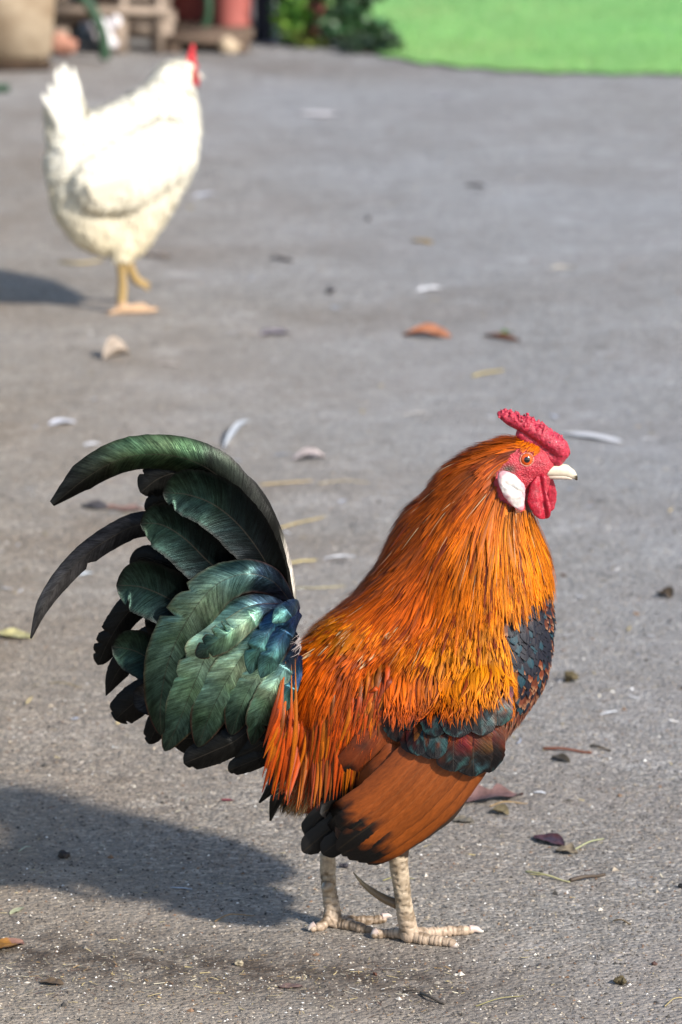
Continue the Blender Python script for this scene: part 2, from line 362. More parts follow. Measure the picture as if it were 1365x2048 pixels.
Q = np.concatenate([Q, Q2+len(V)]); V = np.concatenate([V, V2]); C = np.concatenate([C, C2]); U = np.concatenate([U, U2])
CH = mat_col('chaff', 0.75, 200, 0.2, 0.0005)
tag(mesh_obj('chaff', V, Q, CH, None, C, U), 'tiny crumbs of straw and bark strewn on the asphalt', 'chaff', kind='stuff')


# ================================================================== FEATHER TOOLS (used for both birds)
def strips(ctr, nrm, W, shape, cols, camber=0.25, ncol=3, off=None):
    """ctr,nrm (n,r,3); W (n,); shape (r,) or (n,r); cols (n,r,4) -> V,Q,C,U"""
    n, r = ctr.shape[:2]; T = np.gradient(ctr, axis=1); T /= np.linalg.norm(T, axis=2)[..., None]+1e-12
    S = np.cross(T, nrm); S /= np.linalg.norm(S, axis=2)[..., None]+1e-12
    cs = np.linspace(-1, 1, ncol); wd = W[:, None]*shape
    V = ctr[:, :, None]+S[:, :, None]*(wd[..., None]*cs)[..., None]-nrm[:, :, None]*((wd*camber)[..., None]*cs**2)[..., None]
    idx = np.arange(n*r*ncol).reshape(n, r, ncol)
    Q = np.stack([idx[:, :-1, :-1], idx[:, :-1, 1:], idx[:, 1:, 1:], idx[:, 1:, :-1]], -1).reshape(-1, 4)
    ln = np.concatenate([np.zeros((n, 1)), np.cumsum(np.linalg.norm(np.diff(ctr, axis=1), axis=2), 1)], 1)*100
    if off is None: off = rng.uniform(0, 900, n)
    U = np.stack([np.broadcast_to(cs, (n, r, ncol)), np.broadcast_to((ln+off[:, None])[..., None], (n, r, ncol))], -1)
    C = np.repeat(cols[:, :, None], ncol, 2)
    return V.reshape(-1, 3), Q, C.reshape(-1, cols.shape[-1]), U.reshape(-1, 2)
class Flow:
    def __init__(s, guides): 
        gd = np.array(guides, float); s.p = gd[:, :2]; d = gd[:, 2:4]; s.d = d/np.linalg.norm(d, axis=1)[:, None]
    def __call__(s, uv):
        q = ((s.p-uv)**2).sum(1)+60.0; w_ = 1/q**1.6; d = (s.d*w_[:, None]).sum(0); return d/(np.linalg.norm(d)+1e-9)
def sample_surface(V, Q, N, n):
    A = V[Q]; ar = np.linalg.norm(np.cross(A[:, 2]-A[:, 0], A[:, 3]-A[:, 1]), axis=1); i = rng.choice(len(Q), n, p=ar/ar.sum())
    w_ = rng.dirichlet([1, 1, 1, 1], n); return (A[i]*w_[..., None]).sum(1), N[Q[i]].mean(1)
def near_px(fr, p):
    p = np.asarray(p, float); l = fr.lat(p); l = np.atleast_1d(l); P2 = np.atleast_2d(p)-np.multiply.outer(np.where(l > 0, 2*l, 0), fr.n); return proj(P2)
def grow(fr, bvh, P, N, flow, L, rows, lift0, lift1, free=1.0, jit=0.12, hang=0.0):
    n = len(P); ctr = np.zeros((n, rows+1, 3)); nr = np.zeros((n, rows+1, 3))
    UV = near_px(fr, P)
    for i in range(n):
        p = Vector(P[i]); nn = Vector(N[i]).normalized(); d = None; st = L[i]/rows; a = rng.normal(0, jit)
        for k in range(rows+1):
            t = k/rows
            if k == 0 or t <= free:
                uv = UV[i] if k == 0 else near_px(fr, np.array(p))[0]
                f = flow(uv); ca, sa = math.cos(a), math.sin(a); f = (f[0]*ca-f[1]*sa, f[0]*sa+f[1]*ca)
                fd = Vector(fr.h)*f[0]+Vector((0, 0, -f[1])); fd = fd-nn*fd.dot(nn)
                if fd.length < 0.15: fd = fd+Vector((0, 0, -0.3)); fd = fd-nn*fd.dot(nn)
                fd.normalize(); d = fd if d is None else (d*0.5+fd*0.5).normalized()
            o = lift0+(lift1[i]-lift0)*t
            if t <= free:
                q, qn, _, _ = bvh.find_nearest(p)
                if k: nn = (nn*0.4+qn*0.6).normalized()
                c = q+nn*o; p = q
            else:
                c = p+nn*o
            ctr[i, k] = c; nr[i, k] = nn
            d = d-nn*d.dot(nn)
            if t > free: d = d+Vector((0, 0, -hang))
            d.normalize(); p = p+d*st
    return ctr, nr
def tube(pts, rad, seg=10):
    pts = np.asarray(pts, float); n = len(pts); rad = np.broadcast_to(np.asarray(rad, float), (n,))
    T = np.gradient(pts, axis=0); T /= np.linalg.norm(T, axis=1)[:, None]+1e-12
    ref = np.array([0.13, 0.2, 1.0]) if abs(T[0][2]) < 0.9 else np.array([1.0, 0.1, 0]); A = np.cross(T, ref); A /= np.linalg.norm(A, axis=1)[:, None]; B = np.cross(T, A)
    an = np.linspace(0, 2*math.pi, seg, endpoint=False)
    V = pts[:, None]+rad[:, None, None]*(A[:, None]*np.cos(an)[None, :, None]+B[:, None]*np.sin(an)[None, :, None]); V = V.reshape(-1, 3)
    Fc = [(k*seg+i, k*seg+(i+1) % seg, (k+1)*seg+(i+1) % seg, (k+1)*seg+i) for k in range(n-1) for i in range(seg)]
    Fc += [tuple(range(seg-1, -1, -1)), tuple((n-1)*seg+i for i in range(seg))]
    return V, Fc
LANCE = lambda t: np.clip(np.minimum(1, (t/0.25+0.25))*np.clip((1-t)/0.62, 0, 1)**0.75, 0.02, 1)
ROUND = lambda t: np.clip(np.minimum(1, t/0.4+0.35)*np.sqrt(np.clip(1-np.clip((t-0.55)/0.45, 0, 1)**2, 0, 1)), 0.05, 1)
STRAND = lambda t: np.clip(1-t**2*0.85, 0.1, 1)
def big_feather(name, ctr, nrm, hp, hm, mat, parent, colf, camber=0.2, K=11, notch=(), fray=0.03, wave=0.0, curlback=0.0):
    """one large feather; hp, hm half widths on the outer and inner side, per row; colf(t, c) -> rgba"""
    r = len(ctr); t = np.linspace(0, 1, r); T = np.gradient(ctr, axis=0); T /= np.linalg.norm(T, axis=1)[:, None]
    S = np.cross(T, nrm); S /= np.linalg.norm(S, axis=1)[:, None]
    hp = hp*(1+rng.normal(0, fray, r)); hm = hm*(1+rng.normal(0, fray, r))
    for (t0, side, dep, wd) in notch:
        k = 1-dep*np.clip(1-np.abs(t-t0)/wd, 0, 1)
        if side > 0: hp = hp*k
        else: hm = hm*k
    cs = np.linspace(-1, 1, K); wv = wave*np.sin(t*23+rng.uniform(0, 6))[:, None]
    wd = np.where(cs[None] > 0, hp[:, None]*cs, hm[:, None]*cs); m = np.maximum(hp, hm)[:, None]
    sweep = np.abs(wd)*0.45                                   # barbs slope towards the tip
    V = ctr[:, None]+S[:, None]*wd[..., None]+T[:, None]*(sweep*(t[:, None] > 0.04)*np.clip((1-t)*6, 0, 1)[:, None]*0.4)[..., None]-nrm[:, None]*(m*camber*(cs**2)[None]+m*wv*cs[None]**2*np.sign(cs)[None])[..., None]
    idx = np.arange(r*K).reshape(r, K); Q = np.stack([idx[:-1, :-1], idx[:-1, 1:], idx[1:, 1:], idx[1:, :-1]], -1).reshape(-1, 4)
    s = np.concatenate([[0], np.cumsum(np.linalg.norm(np.diff(ctr, axis=0), axis=1))])*100
    U = np.stack([np.broadcast_to(cs, (r, K)), np.broadcast_to(s[:, None]+rng.uniform(0, 500), (r, K))], -1)
    tt, cc = np.meshgrid(t, cs, indexing='ij'); C = colf(tt.ravel(), cc.ravel())
    return mesh_obj(name, V.reshape(-1, 3), Q, mat, parent, C, U.reshape(-1, 2))
def rgba(c, a): return np.concatenate([np.asarray(c, float), [a]])
def lerp_cols(x, stops):
    xs = [s[0] for s in stops]; return np.stack([np.interp(x, xs, [s[1][k] for s in stops]) for k in range(len(stops[0][1]))], -1)


# ================================================================== BACKGROUND: pots, pallets and plants at the back of the yard
def gx(u, v): p = G(u, v); return p, depth(p)/F
def box(c, sx, sy, sz, bev=0.0, rz=0.0, taper=0.0):
    """box standing on c; bevelled, with uneven faces"""
    import bmesh
    bm = bmesh.new(); bmesh.ops.create_cube(bm, size=1.0)
    for v in bm.verts:
        k = 1+taper*(v.co.z+.5); v.co.x *= sx*k; v.co.y *= sy*k; v.co.z = (v.co.z+.5)*sz
    if bev: bmesh.ops.bevel(bm, geom=list(bm.edges), offset=bev, segments=2, affect='EDGES')
    ca, sa = math.cos(rz), math.sin(rz); V = np.array([(v.co.x*ca-v.co.y*sa+c[0], v.co.x*sa+v.co.y*ca+c[1], v.co.z+c[2]) for v in bm.verts])
    Fc = [tuple(q.index for q in f.verts) for f in bm.faces]; bm.free(); return V, Fc
def lathe(c, prof, seg=40):
    V = []; Fc = []
    for (r, z) in prof:
        for i in range(seg): a = 2*math.pi*i/seg; V.append((c[0]+r*math.cos(a), c[1]+r*math.sin(a), c[2]+z))
    for k in range(len(prof)-1):
        for i in range(seg): Fc.append((k*seg+i, k*seg+(i+1) % seg, (k+1)*seg+(i+1) % seg, (k+1)*seg+i))
    Fc.append(tuple(range(seg-1, -1, -1))); return np.array(V), Fc
WOOD = mat_flat('weathered_wood', lin((112, 96, 82)), lin((172, 156, 142)), 9, .8, .4, .004, stretch=(3, 30, 30))
WOODD = mat_flat('dirty_wood', lin((70, 56, 46)), lin((122, 104, 90)), 9, .85, .4, .004, stretch=(3, 30, 30))
TERRA = mat_flat('terracotta', lin((132, 66, 56)), lin((160, 86, 76)), 14, .75, .2, .002)
TERRAD = mat_flat('dark_terracotta', lin((128, 64, 58)), lin((154, 82, 74)), 14, .8, .2, .002)
PINKP = mat_flat('faded_red_plastic', lin((158, 84, 78)), lin((172, 102, 94)), 5, .5, .1, .002)
STONE = mat_flat('tan_stone', lin((140, 118, 94)), lin((196, 178, 154)), 11, .85, .4, .006)
SOIL = mat_flat('soil', lin((44, 34, 27)), lin((74, 58, 46)), 40, .95, .8, .01)
BLACKP = mat_flat('black_plastic', lin((40, 41, 52)), lin((56, 57, 68)), 12, .5, .1, .002)
HOSE = mat_flat('green_hose', lin((40, 66, 48)), lin((54, 82, 60)), 60, .5, .2, .001)
# tan stone planter, cropped by the left edge
p, k = gx(25, 146); px_ = k
planter = thing('stone_planter', (p[0], p[1]+.12, 0), 'tan stone planter tapering downwards at the left edge', 'planter')
mesh_obj('body', *box((p[0]-.035, p[1]+.12, .02), .21, .21, .42, .012, .12, .28), STONE, planter)
mesh_obj('base_plinth', *box((p[0]-.03, p[1]+.12, 0), .20, .20, .021, .004, .12), SOIL, planter)
mesh_obj('rim', *box((p[0]-.035, p[1]+.12, .441), .31, .31, .04, .01, .12), STONE, planter)
# pallets, one behind the other, seen end-on
def pallet(name, u0, u1, v, back, label, zs=0.0, rz=0.0):
    a, _ = gx(u0, v); b, _ = gx(u1, v); L = b[0]-a[0]; cx = (a[0]+b[0])/2; y0 = a[1]+back; th = .02; t = thing(name, (cx, y0, zs), label, 'pallet', 'weathered wooden pallets by the pots')
    D = .5
    for i, fx in enumerate((-.5, -.02, .46)):
        for j in range(3): mesh_obj('block', *box((cx+fx*L*.92+.012, y0+.03+j*.21, zs+.004), .045, .07, .062, .003), WOOD, t)
    for j in range(3): mesh_obj('board', *box((cx, y0+.03+j*.21, zs+.0665), L*1.02, .075, .018, .002), WOOD, t)
    for j in range(5): mesh_obj('board', *box((cx+rng.normal(0, .004), y0+.0+j*.118+rng.normal(0, .004), zs+.085), L*1.06, .085+rng.normal(0, .006), .017, .002), WOOD, t)
    return t
pallet('wooden_pallet', 98, 332, 105, 0.0, 'weathered wooden pallet lying on the ground beside the stone planter')
pallet('wooden_pallet', 96, 330, 105, 0.012, 'weathered wooden pallet stacked on top of another beside the planter', .1035)
p, k = gx(288, 104); t = thing('plank', (p[0], p[1]-.02, 0), 'pale grey board leaning upright against the pallets', 'board')
mesh_obj('face', *box((p[0], p[1]-.014, .036), .078, .016, .062, .003), WOOD, t)
for du in (-.043, .036): mesh_obj('batten', *box((p[0]+du, p[1]-.026, 0), .018, .02, .15, .002), WOOD, t)
p, k = gx(236, 104); tag(mesh_obj('wooden_block', *box((p[0], p[1]-.028, 0), .034, .03, .10, .004, .06), WOOD), 'short pale wooden post standing in front of the pallet', 'post')
# crumpled white bag
p, k = gx(214, 104); bl = Blob(Frame((p[0], p[1]-.05), 0))
for i in range(14): bl.add(np.array([p[0]+rng.normal(0, .010), p[1]-.050+rng.normal(0, .006), .040+rng.uniform(.0, .035)]), rng.uniform(.010, .016), .012)
for i in range(6): bl.add(np.array([p[0]+rng.normal(0, .008), p[1]-.045, .012+i*.006]), .012, .012)
V, Q, N = bl.skin(.003, 2); V += N*(fbm(V, 60, 3)*.004)[:, None]; V[:, 2] = np.maximum(V[:, 2]-V[:, 2].min(), 0)
tag(mesh_obj('white_bag', V, Q, mat_flat('white_bag', lin((205, 200, 205)), lin((225, 222, 225)), 30, .5)), 'crumpled white bag in front of the pallet', 'bag')
# reddish rubble by the planter
p, k = gx(120, 112); V, Q, N = (lambda b_: b_.skin(.004, 3))((lambda b_: (b_.add(np.array([p[0], p[1], .012]), .026, .02), b_.add(np.array([p[0]+.02, p[1], .008]), .018, .02), b_)[-1])(Blob(Frame((p[0], p[1])))))
V += N*(fbm(V, 50, 3)*.006)[:, None]; V[:, 2] -= V[:, 2].min()
tag(mesh_obj('rubble', V, Q, mat_flat('broken_brick', lin((150, 100, 84)), lin((186, 140, 120)), 40, .9)), 'lump of broken reddish brick between planter and pallet', 'rubble')
# hoses
def hose(pts, r, label):
    P = catmull(np.array(pts), 50); V, Fc = tube(P, r, 12); return tag(mesh_obj('garden_hose', V, Fc, HOSE), label, 'hose', 'green garden hoses')
p, k = gx(209, 124)
hose([(p[0], p[1]-.02, .008), (p[0]+.002, p[1]-.02, .03), (p[0]-.006, p[1]-.018, .075), (p[0]-.035, p[1]-.012, .13), (p[0]-.085, p[1]-.006, .165), (p[0]-.16, p[1]+.0, .19), (p[0]-.26, p[1]-.02, .17), (p[0]-.34, p[1]-.06, .06), (p[0]-.37, p[1]-.09, .009), (p[0]-.5, p[1]-.2, .009)], .0118, 'green garden hose arching in front of the pallets down to the asphalt')
p, k = gx(415, 86)
hose([(p[0]-.01, p[1]-.03, .026), (p[0]+.002, p[1]-.03, .06), (p[0]+.003, p[1]-.028, .10), (p[0]-.012, p[1]-.022, .14), (p[0]-.05, p[1]-.0, .2), (p[0]-.12, p[1]+.03, .23), (p[0]-.2, p[1]+.06, .2), (p[0]-.24, p[1]+.1, .12)], .009, 'green garden hose looping down in front of the red pots')
p = G(-8, 186); hose([(p[0]-.1, p[1]+.02, .009), (p[0]-.04, p[1]+.0, .009), (p[0]+.028, p[1]+.004, .009)], .0085, 'short end of green hose on the asphalt at the left edge')
# low plank platform with the two red tubs
a, _ = gx(326, 106); b, _ = gx(500, 106); plat = thing('plank_platform', ((a[0]+b[0])/2, a[1]+.16, 0), 'low platform of dark weathered planks under the red pots', 'platform')
for j in range(4): mesh_obj('plank', *box(((a[0]+b[0])/2+rng.normal(0, .006), a[1]+.03+j*.098, .018), b[0]-a[0], .088, .022, .003), WOODD, plat)
for fx in (a[0]+.02, b[0]-.02): mesh_obj('bearer', *box((fx, a[1]+.18, 0), .035, .38, .018, .002), WOODD, plat)
def pot(name, u, v, y_off, r0, r1, h, z0, mat, label, group='plant pots at the back', soil=True, rim=.012):
    p, k = gx(u, v); c = (p[0], p[1]+y_off, z0); t = thing(name, c, label, 'pot', group)
    mesh_obj('wall', *lathe(c, [(r0, 0), (r0, .002), (r1*.985, h-.035), (r1, h-.034), (r1+rim, h-.033), (r1+rim, h), (r1-.008, h), (r1-.012, h-.03)]), mat, t)
    if soil: mesh_obj('soil', *lathe(c, [(r1-.011, h-.028), (r1*.5, h-.022), (.001, h-.02)]), SOIL, t)
    return t
pot('tub', 380, 86, .16, .072, .086, .26, .0405, TERRAD, 'dark red tub standing at the left end of the plank platform')
pot('tub', 466, 90, .045, .041, .053, .24, .0405, PINKP, 'faded pinkish red tub at the right end of the plank platform')
p, k = gx(455, 104); V, Q, N = (lambda b_: b_.skin(.004, 2))((lambda b_: (b_.add(np.array([p[0], p[1]-.03, .012]), .02, .016), b_.add(np.array([p[0]+.016, p[1]-.03, .009]), .014, .012), b_)[-1])(Blob(Frame((p[0], p[1])))))
V += N*(fbm(V, 70, 3)*.006)[:, None]; V[:, 2] -= V[:, 2].min()
tag(mesh_obj('stone', V, Q, STONE), 'small tan stone lying at the foot of the plank platform', 'stone')
pot('black_pot', 527, 94, .12, .021, .026, .30, 0, BLACKP, 'tall narrow blue-black pot between red tub and shrub')
pot('terracotta_pot', 622, 84, .035, .017, .026, .075, .006, TERRA, 'small terracotta pot half hidden among the green leaves', rim=.004)
# shrubs
LEAFM = mat_col('leaf', 0.45, 60, 0.2, 0.001, (0.8, 1.2), 30, 0.5)
def shrub(name, u0, u1, v, h, depth_, n, base_c, label, L=(.014, .028), trail=0.0, spots=None):
    a, _ = gx(u0, v); b, _ = gx(u1, v); cx, cy = (a[0]+b[0])/2, a[1]+depth_*.5; t = thing(name, (cx, cy, 0), label, 'shrub', 'potted shrubs at the lawn edge'); w2 = (b[0]-a[0])/2
    C0 = rng.uniform(-1, 1, (14, 3))*np.array([w2*.8, depth_*.45, h*.4])+np.array([cx, cy, h*.5]); C0[:, 2] = np.abs(C0[:, 2])
    i = rng.integers(0, 14, n); d = rng.normal(size=(n, 3)); d /= np.linalg.norm(d, axis=1)[:, None]
    P = C0[i]+d*(w2*.42*rng.uniform(.45, 1.1, n)**.5)[:, None]; P[:, 2] = np.maximum(P[:, 2], .006); P[:, 0] = np.clip(P[:, 0], a[0]-.01, b[0]+.02)
    D = d*.6+rng.normal(0, .5, (n, 3))+np.array([0, -.2, -.1-trail]); D /= np.linalg.norm(D, axis=1)[:, None]
    D[P[:, 2] < .03, 2] = np.abs(D[P[:, 2] < .03, 2])
    col_ = base_c*rng.uniform(.35, 1.7, (n, 1))*np.stack([rng.uniform(.7, 1.6, n), np.ones(n), rng.uniform(.6, 1.2, n)], 1)
    V, Q, C, U = ribbon_batch(P, D, d+rng.normal(0, .4, (n, 3)), rng.uniform(*L, n), rng.uniform(.35, .5, n)*np.mean(L)*.7, 4, lambda t_: np.sin(np.clip(t_*.92+.06, 0, 1)*math.pi)**.8+.03, col_, rng.normal(0, .3, (n, 3)))
    tag(mesh_obj('crown', V, Q, LEAFM, t, C, U), kind='stuff')
    for q in range(5):
        e = C0[q]; V, Fc = tube(catmull(np.array([(cx+rng.normal(0, .01), cy, 0), ((cx+e[0])/2, (cy+e[1])/2, e[2]*.6), e]), 10), np.linspace(.004, .0015, 10), 7); mesh_obj('stem', V, Fc, WOODD, t)
    return t
shrub('leafy_shrub', 545, 612, 94, .22, .08, 1900, np.array([.09, .22, .04]), 'bright green leafy shrub left of the small terracotta pot')
shrub('leafy_shrub', 606, 690, 70, .24, .10, 1900, np.array([.07, .19, .045]), 'green shrub hanging over the small terracotta pot')
shrub('conifer_shrub', 655, 768, 100, .30, .12, 3200, np.array([.03, .085, .035]), 'dark green feathery shrub at the corner of the lawn', L=(.012, .026), trail=.8)
shrub('ground_plant', 596, 655, 98, .022, .03, 260, np.array([.13, .19, .04]), 'low yellow-green plant in front of the terracotta pot', L=(.008, .016))
shrub('ground_plant', 690, 800, 110, .026, .05, 420, np.array([.022, .05, .03]), 'low dark trailing plant along the lawn edge', L=(.008, .018))

# ================================================================== LITTER lying on the asphalt
LEAFD = mat_col('dry_leaf', 0.65, 120, 0.6, 0.002, (0.7, 1.25), 90, 0.3)
STRAWM = mat_col('straw', 0.55, 300, 0.2, 0.0005, (0.85, 1.12), 150, 0.35)
DOWNM = mat_col('shed_feather', 0.6, 500, 0.3, 0.0006, (0.9, 1.06), 200, 0.3)
def litter_leaf(a, b, wd, c0, c1, label, cup=.5, arch=.15, lobes=0, twist=0.0, kind='dead_leaf', cat='leaf', group='dead leaves on the asphalt', mat=None, tipc=None, shape=.7):
    if cup < 1.2: cup, arch, wd = cup*.55, arch*.45, wd*.8
    A, Bp = G(*a), G(*b); d = Bp-A; L = np.linalg.norm(d); d /= L; s = np.array([-d[1], d[0], 0]); r, K = 22, 9
    t = np.linspace(0, 1, r); cs = np.linspace(-1, 1, K); w_ = wd*.5*np.sin(np.clip(t*.97+.015, 0, 1)*math.pi)**shape
    if lobes: w_ = w_*(1+.35*np.sin(t*lobes*2*math.pi))
    o1, o2 = rng.uniform(0, 50, 2); V = []; C = []
    for i in range(r):
        for j in range(K):
            c = cs[j]; tw = twist*(t[i]-.5); y = w_[i]*c
            z = .0012+w_[i]*cup*abs(c)**1.7*(1.0 if c > 0 else .45)+arch*L*math.sin(t[i]*math.pi)*.5+y*tw
            z += (mnoise.noise(Vector((t[i]*4+o1, c*1.5, o2))))*wd*.10
            V.append(A+d*L*t[i]+s*y*(1-.25*cup)+np.array([0, 0, z])); k = .5+.5*mnoise.noise(Vector((t[i]*3+o2, c*2, o1)))
            q = np.asarray(c0)*(1-k)+np.asarray(c1)*k
            if abs(c) < .12: q = q*.75
            if tipc is not None and t[i] > .75: q = np.asarray(tipc)
            C.append(q)
    V = np.array(V); V[:, 2] = np.maximum(V[:, 2]-max(0, V[:, 2].min()-.0008), .0008)
    idx = np.arange(r*K).reshape(r, K); Q = np.stack([idx[:-1, :-1], idx[:-1, 1:], idx[1:, 1:], idx[1:, :-1]], -1).reshape(-1, 4)
    V2 = V-np.array([0, 0, .0004]); n_ = len(V)
    Q = np.concatenate([Q, Q[:, ::-1]+n_]); o = mesh_obj(kind, np.concatenate([V, V2]), Q, mat or LEAFD, None, np.concatenate([C, C]))
    return tag(o, label, cat, group)
def shed_feather(a, b, wd, label, c=(232, 232, 236), arch=.12): 
    return litter_leaf(a, b, wd*.8, lin(c, .7), lin(c, .82), label, .45, arch*.8, 0, 0, 'shed_feather', 'feather', 'white feathers shed on the asphalt', DOWNM)
def straw(px, r, c, label, z=.0015, name='straw', cat='straw', group='straws on the asphalt'):
    r = r*.62 if name == 'straw' else r*.8
    P = catmull(np.array([G(u, v) for u, v in px])+np.array([[0, 0, z+.002*math.sin(i*2.1)] for i in range(len(px))]).clip(0), 16); P[:, 2] = np.maximum(P[:, 2], r*.8)
    V, Fc = tube(P, r*np.linspace(1, .75, 16), 7); V[:, 2] = np.maximum(V[:, 2], .0005)
    return tag(mesh_obj(name, V, Fc, STRAWM, None, np.tile(lin(c, .68), (len(V), 1))*rng.uniform(.85, 1.1, (len(V), 1))), label, cat, group)
def clod(u, v, wpx, c, label, name='clod', cat='clod', flat=.55, group='small clods and pebbles on the asphalt'):
    p = G(u, v); k = depth(p)/F; r = wpx*k*.5; b_ = Blob(Frame((p[0], p[1])))
    for i in range(5): b_.add(p+np.array([rng.normal(0, .35)*r, rng.normal(0, .3)*r, r*.35*flat*1.5]), r*rng.uniform(.4, .65)*(.6+.4*flat), r*.5)
    V, Q, N = b_.skin(max(r*.12, .0008), 2); f_ = fbm(V, 2.2/r, 3); V += N*(f_*r*.28)[:, None]; V[:, 2] -= V[:, 2].min()+r*.08
    V[:, 2] = np.maximum(V[:, 2], -.003)
    return tag(mesh_obj(name, V, Q, LEAFD, None, np.clip(lin(c, .6)*(1+.5*f_)[:, None], 0, 1)), label, cat, group)
br1, br2 = lin((150, 84, 44), .6), lin((196, 138, 104), .64)
litter_leaf((806, 672), (902, 676), .050, lin((190, 104, 44), .62), lin((206, 154, 128), .66), 'curled orange-brown leaf on the asphalt, level with the hen\'s feet', .9, .28, 0, .3)
litter_leaf((968, 671), (1040, 684), .026, lin((110, 66, 40), .6), lin((142, 90, 58), .6), 'brown leaf with a green sprig, right of the orange-brown leaf', .5, .1)
litter_leaf((1002, 674), (1026, 668), .016, lin((70, 104, 44), .6), lin((92, 128, 60), .6), 'tiny green sprig on the brown leaf', .9, .6, group='green scraps on the asphalt')
litter_leaf((208, 722), (258, 708), .034, lin((176, 158, 142), .66), lin((200, 184, 168), .7), 'pale dry leaf standing up on its edge below the hen', 1.25, .12, 0, 1.2)
litter_leaf((538, 517), (588, 525), .018, lin((54, 44, 42), .6), lin((84, 64, 58), .6), 'dark narrow scrap of leaf right of the hen\'s legs', .5, .1)
litter_leaf((824, 482), (866, 488), .026, lin((168, 140, 84), .62), lin((186, 156, 100), .62), 'small tan leaf in the middle distance', .4, .15)
litter_leaf((520, 671), (582, 668), .030, lin((128, 122, 136), .6), lin((150, 142, 150), .6), 'blue-grey curled scrap in the middle of the yard', .6, .15)
litter_leaf((585, 922), (652, 915), .034, lin((168, 156, 156), .64), lin((190, 178, 176), .66), 'pale cupped leaf with a dark shadow between tail and neck', 1.0, .35, 0, .3)
litter_leaf((206, 1016), (292, 1022), .030, lin((150, 116, 104), .62), lin((172, 140, 128), .64), 'pinkish flat leaf behind the upper tail feathers', .25, .04, 2)
litter_leaf((165, 1012), (215, 1020), .030, lin((66, 60, 60), .6), lin((120, 114, 116), .6), 'dark grey curled scrap behind the upper tail feathers', .8, .2)
litter_leaf((-12, 1270), (66, 1278), .034, lin((186, 176, 120), .66), lin((206, 198, 150), .7), 'pale yellow leaf at the left edge beside the drooping sickle feather', .4, .12)
litter_leaf((-30, 1906), (48, 1886), .026, lin((140, 88, 40), .6), lin((176, 128, 54), .62), 'golden brown leaf at the bottom left edge', .55, .18, tipc=lin((150, 110, 96), .6))
litter_leaf((908, 1608), (1046, 1592), .040, lin((112, 84, 84), .6), lin((146, 112, 106), .62), 'long crinkled purplish leaf behind the rooster\'s breast', .8, .12, 3, .2)
litter_leaf((980, 1624), (1018, 1630), .020, lin((112, 98, 72), .6), lin((150, 136, 104), .62), 'small curled olive leaf below the purplish leaf', 1.0, .4)
litter_leaf((905, 1640), (948, 1646), .020, lin((120, 112, 98), .6), lin((150, 140, 124), .62), 'flat greyish leaf scrap close to the wing edge', .4, .1)
litter_leaf((1068, 1676), (1128, 1694), .024, lin((112, 62, 58), .6), lin((84, 76, 96), .6), 'dark red and blue leaf at lower right', .7, .2)
litter_leaf((1112, 1704), (1156, 1708), .020, lin((92, 76, 60), .6), lin((176, 162, 138), .62), 'torn pale and brown leaf scrap touching the dark red leaf', .8, .3, 2)
litter_leaf((1316, 1190), (1345, 1196), .030, lin((72, 60, 48), .6), lin((110, 94, 74), .6), 'dark curled leaf near the right edge', 1.0, .5)
litter_leaf((20, 1830), (48, 1816), .008, lin((176, 178, 140), .66), lin((190, 190, 156), .68), 'pale green sliver of leaf at lower left', .3, .12, group='green scraps on the asphalt')
litter_leaf((80, 1966), (128, 1970), .016, lin((102, 84, 66), .6), lin((134, 114, 92), .6), 'brown chip of bark at the bottom left', .5, .1, kind='bark_chip', cat='bark')
litter_leaf((556, 1976), (606, 1974), .012, lin((136, 110, 104), .6), lin((150, 126, 118), .6), 'mauve-brown flat leaf scrap at the bottom middle', .3, .08)
litter_leaf((442, 1602), (468, 1602), .006, lin((140, 44, 66), .6), lin((156, 56, 76), .6), 'small crimson petal behind the shadow', .3, .05, kind='petal', cat='petal')
litter_leaf((930, 372), (972, 376), .020, lin((74, 66, 66), .6), lin((96, 86, 82), .6), 'dark leaf scrap far back in the middle', .5, .2)
litter_leaf((282, 512), (346, 516), .026, lin((100, 90, 90), .6), lin((170, 150, 132), .62), 'grey and tan scrap just behind the hen\'s legs', .4, .1)
litter_leaf((1030, 890), (1068, 898), .012, lin((98, 80, 62), .6), lin((124, 102, 80), .6), 'small brown leaf hidden behind the comb', .4, .1)
litter_leaf((1104, 1516), (1140, 1526), .016, lin((60, 54, 46), .6), lin((104, 92, 74), .6), 'small dark scrap below the reddish stick', .8, .3)
# feathers
shed_feather((1118, 868), (1245, 886), .030, 'large white feather lying behind the comb and beak', arch=.1)
shed_feather((832, 583), (890, 577), .024, 'white feather in the middle distance above the orange-brown leaf')
shed_feather((98, 850), (152, 846), .034, 'fluffy white feather at left above the tail', (222, 222, 230), .3)
shed_feather((168, 892), (202, 889), .018, 'small white feather just above the longest sickle feather')
shed_feather((448, 898), (500, 842), .014, 'thin curved white feather standing right of the sickle feather', (214, 218, 224), .3)
shed_feather((314, 728), (362, 733), .016, 'narrow white feather right of the pale standing leaf', (220, 206, 196))
shed_feather((1102, 538), (1150, 536), .018, 'pale cream feather in the distance at right', (220, 210, 196))
shed_feather((588, 230), (690, 232), .040, 'wide whitish feather far back beyond the hen', (206, 202, 206), .04)
shed_feather((388, 396), (432, 388), .030, 'grey-white feather close to the hen\'s breast', (206, 206, 214))
shed_feather((648, 1118), (712, 1114), .010, 'thin white feather just left of the rooster\'s back')
shed_feather((340, 1776), (386, 1780), .004, 'white sliver of quill lying in the rooster\'s shadow', (222, 228, 236), .05)
shed_feather((1068, 1586), (1092, 1588), .008, 'tiny white feather right of the purplish leaf')
shed_feather((806, 832), (858, 826), .012, 'thin pale feather above the rooster\'s neck', (206, 200, 196))
shed_feather((862, 190), (908, 196), .030, 'pale feather far back near the lawn', (190, 186, 192), .03)
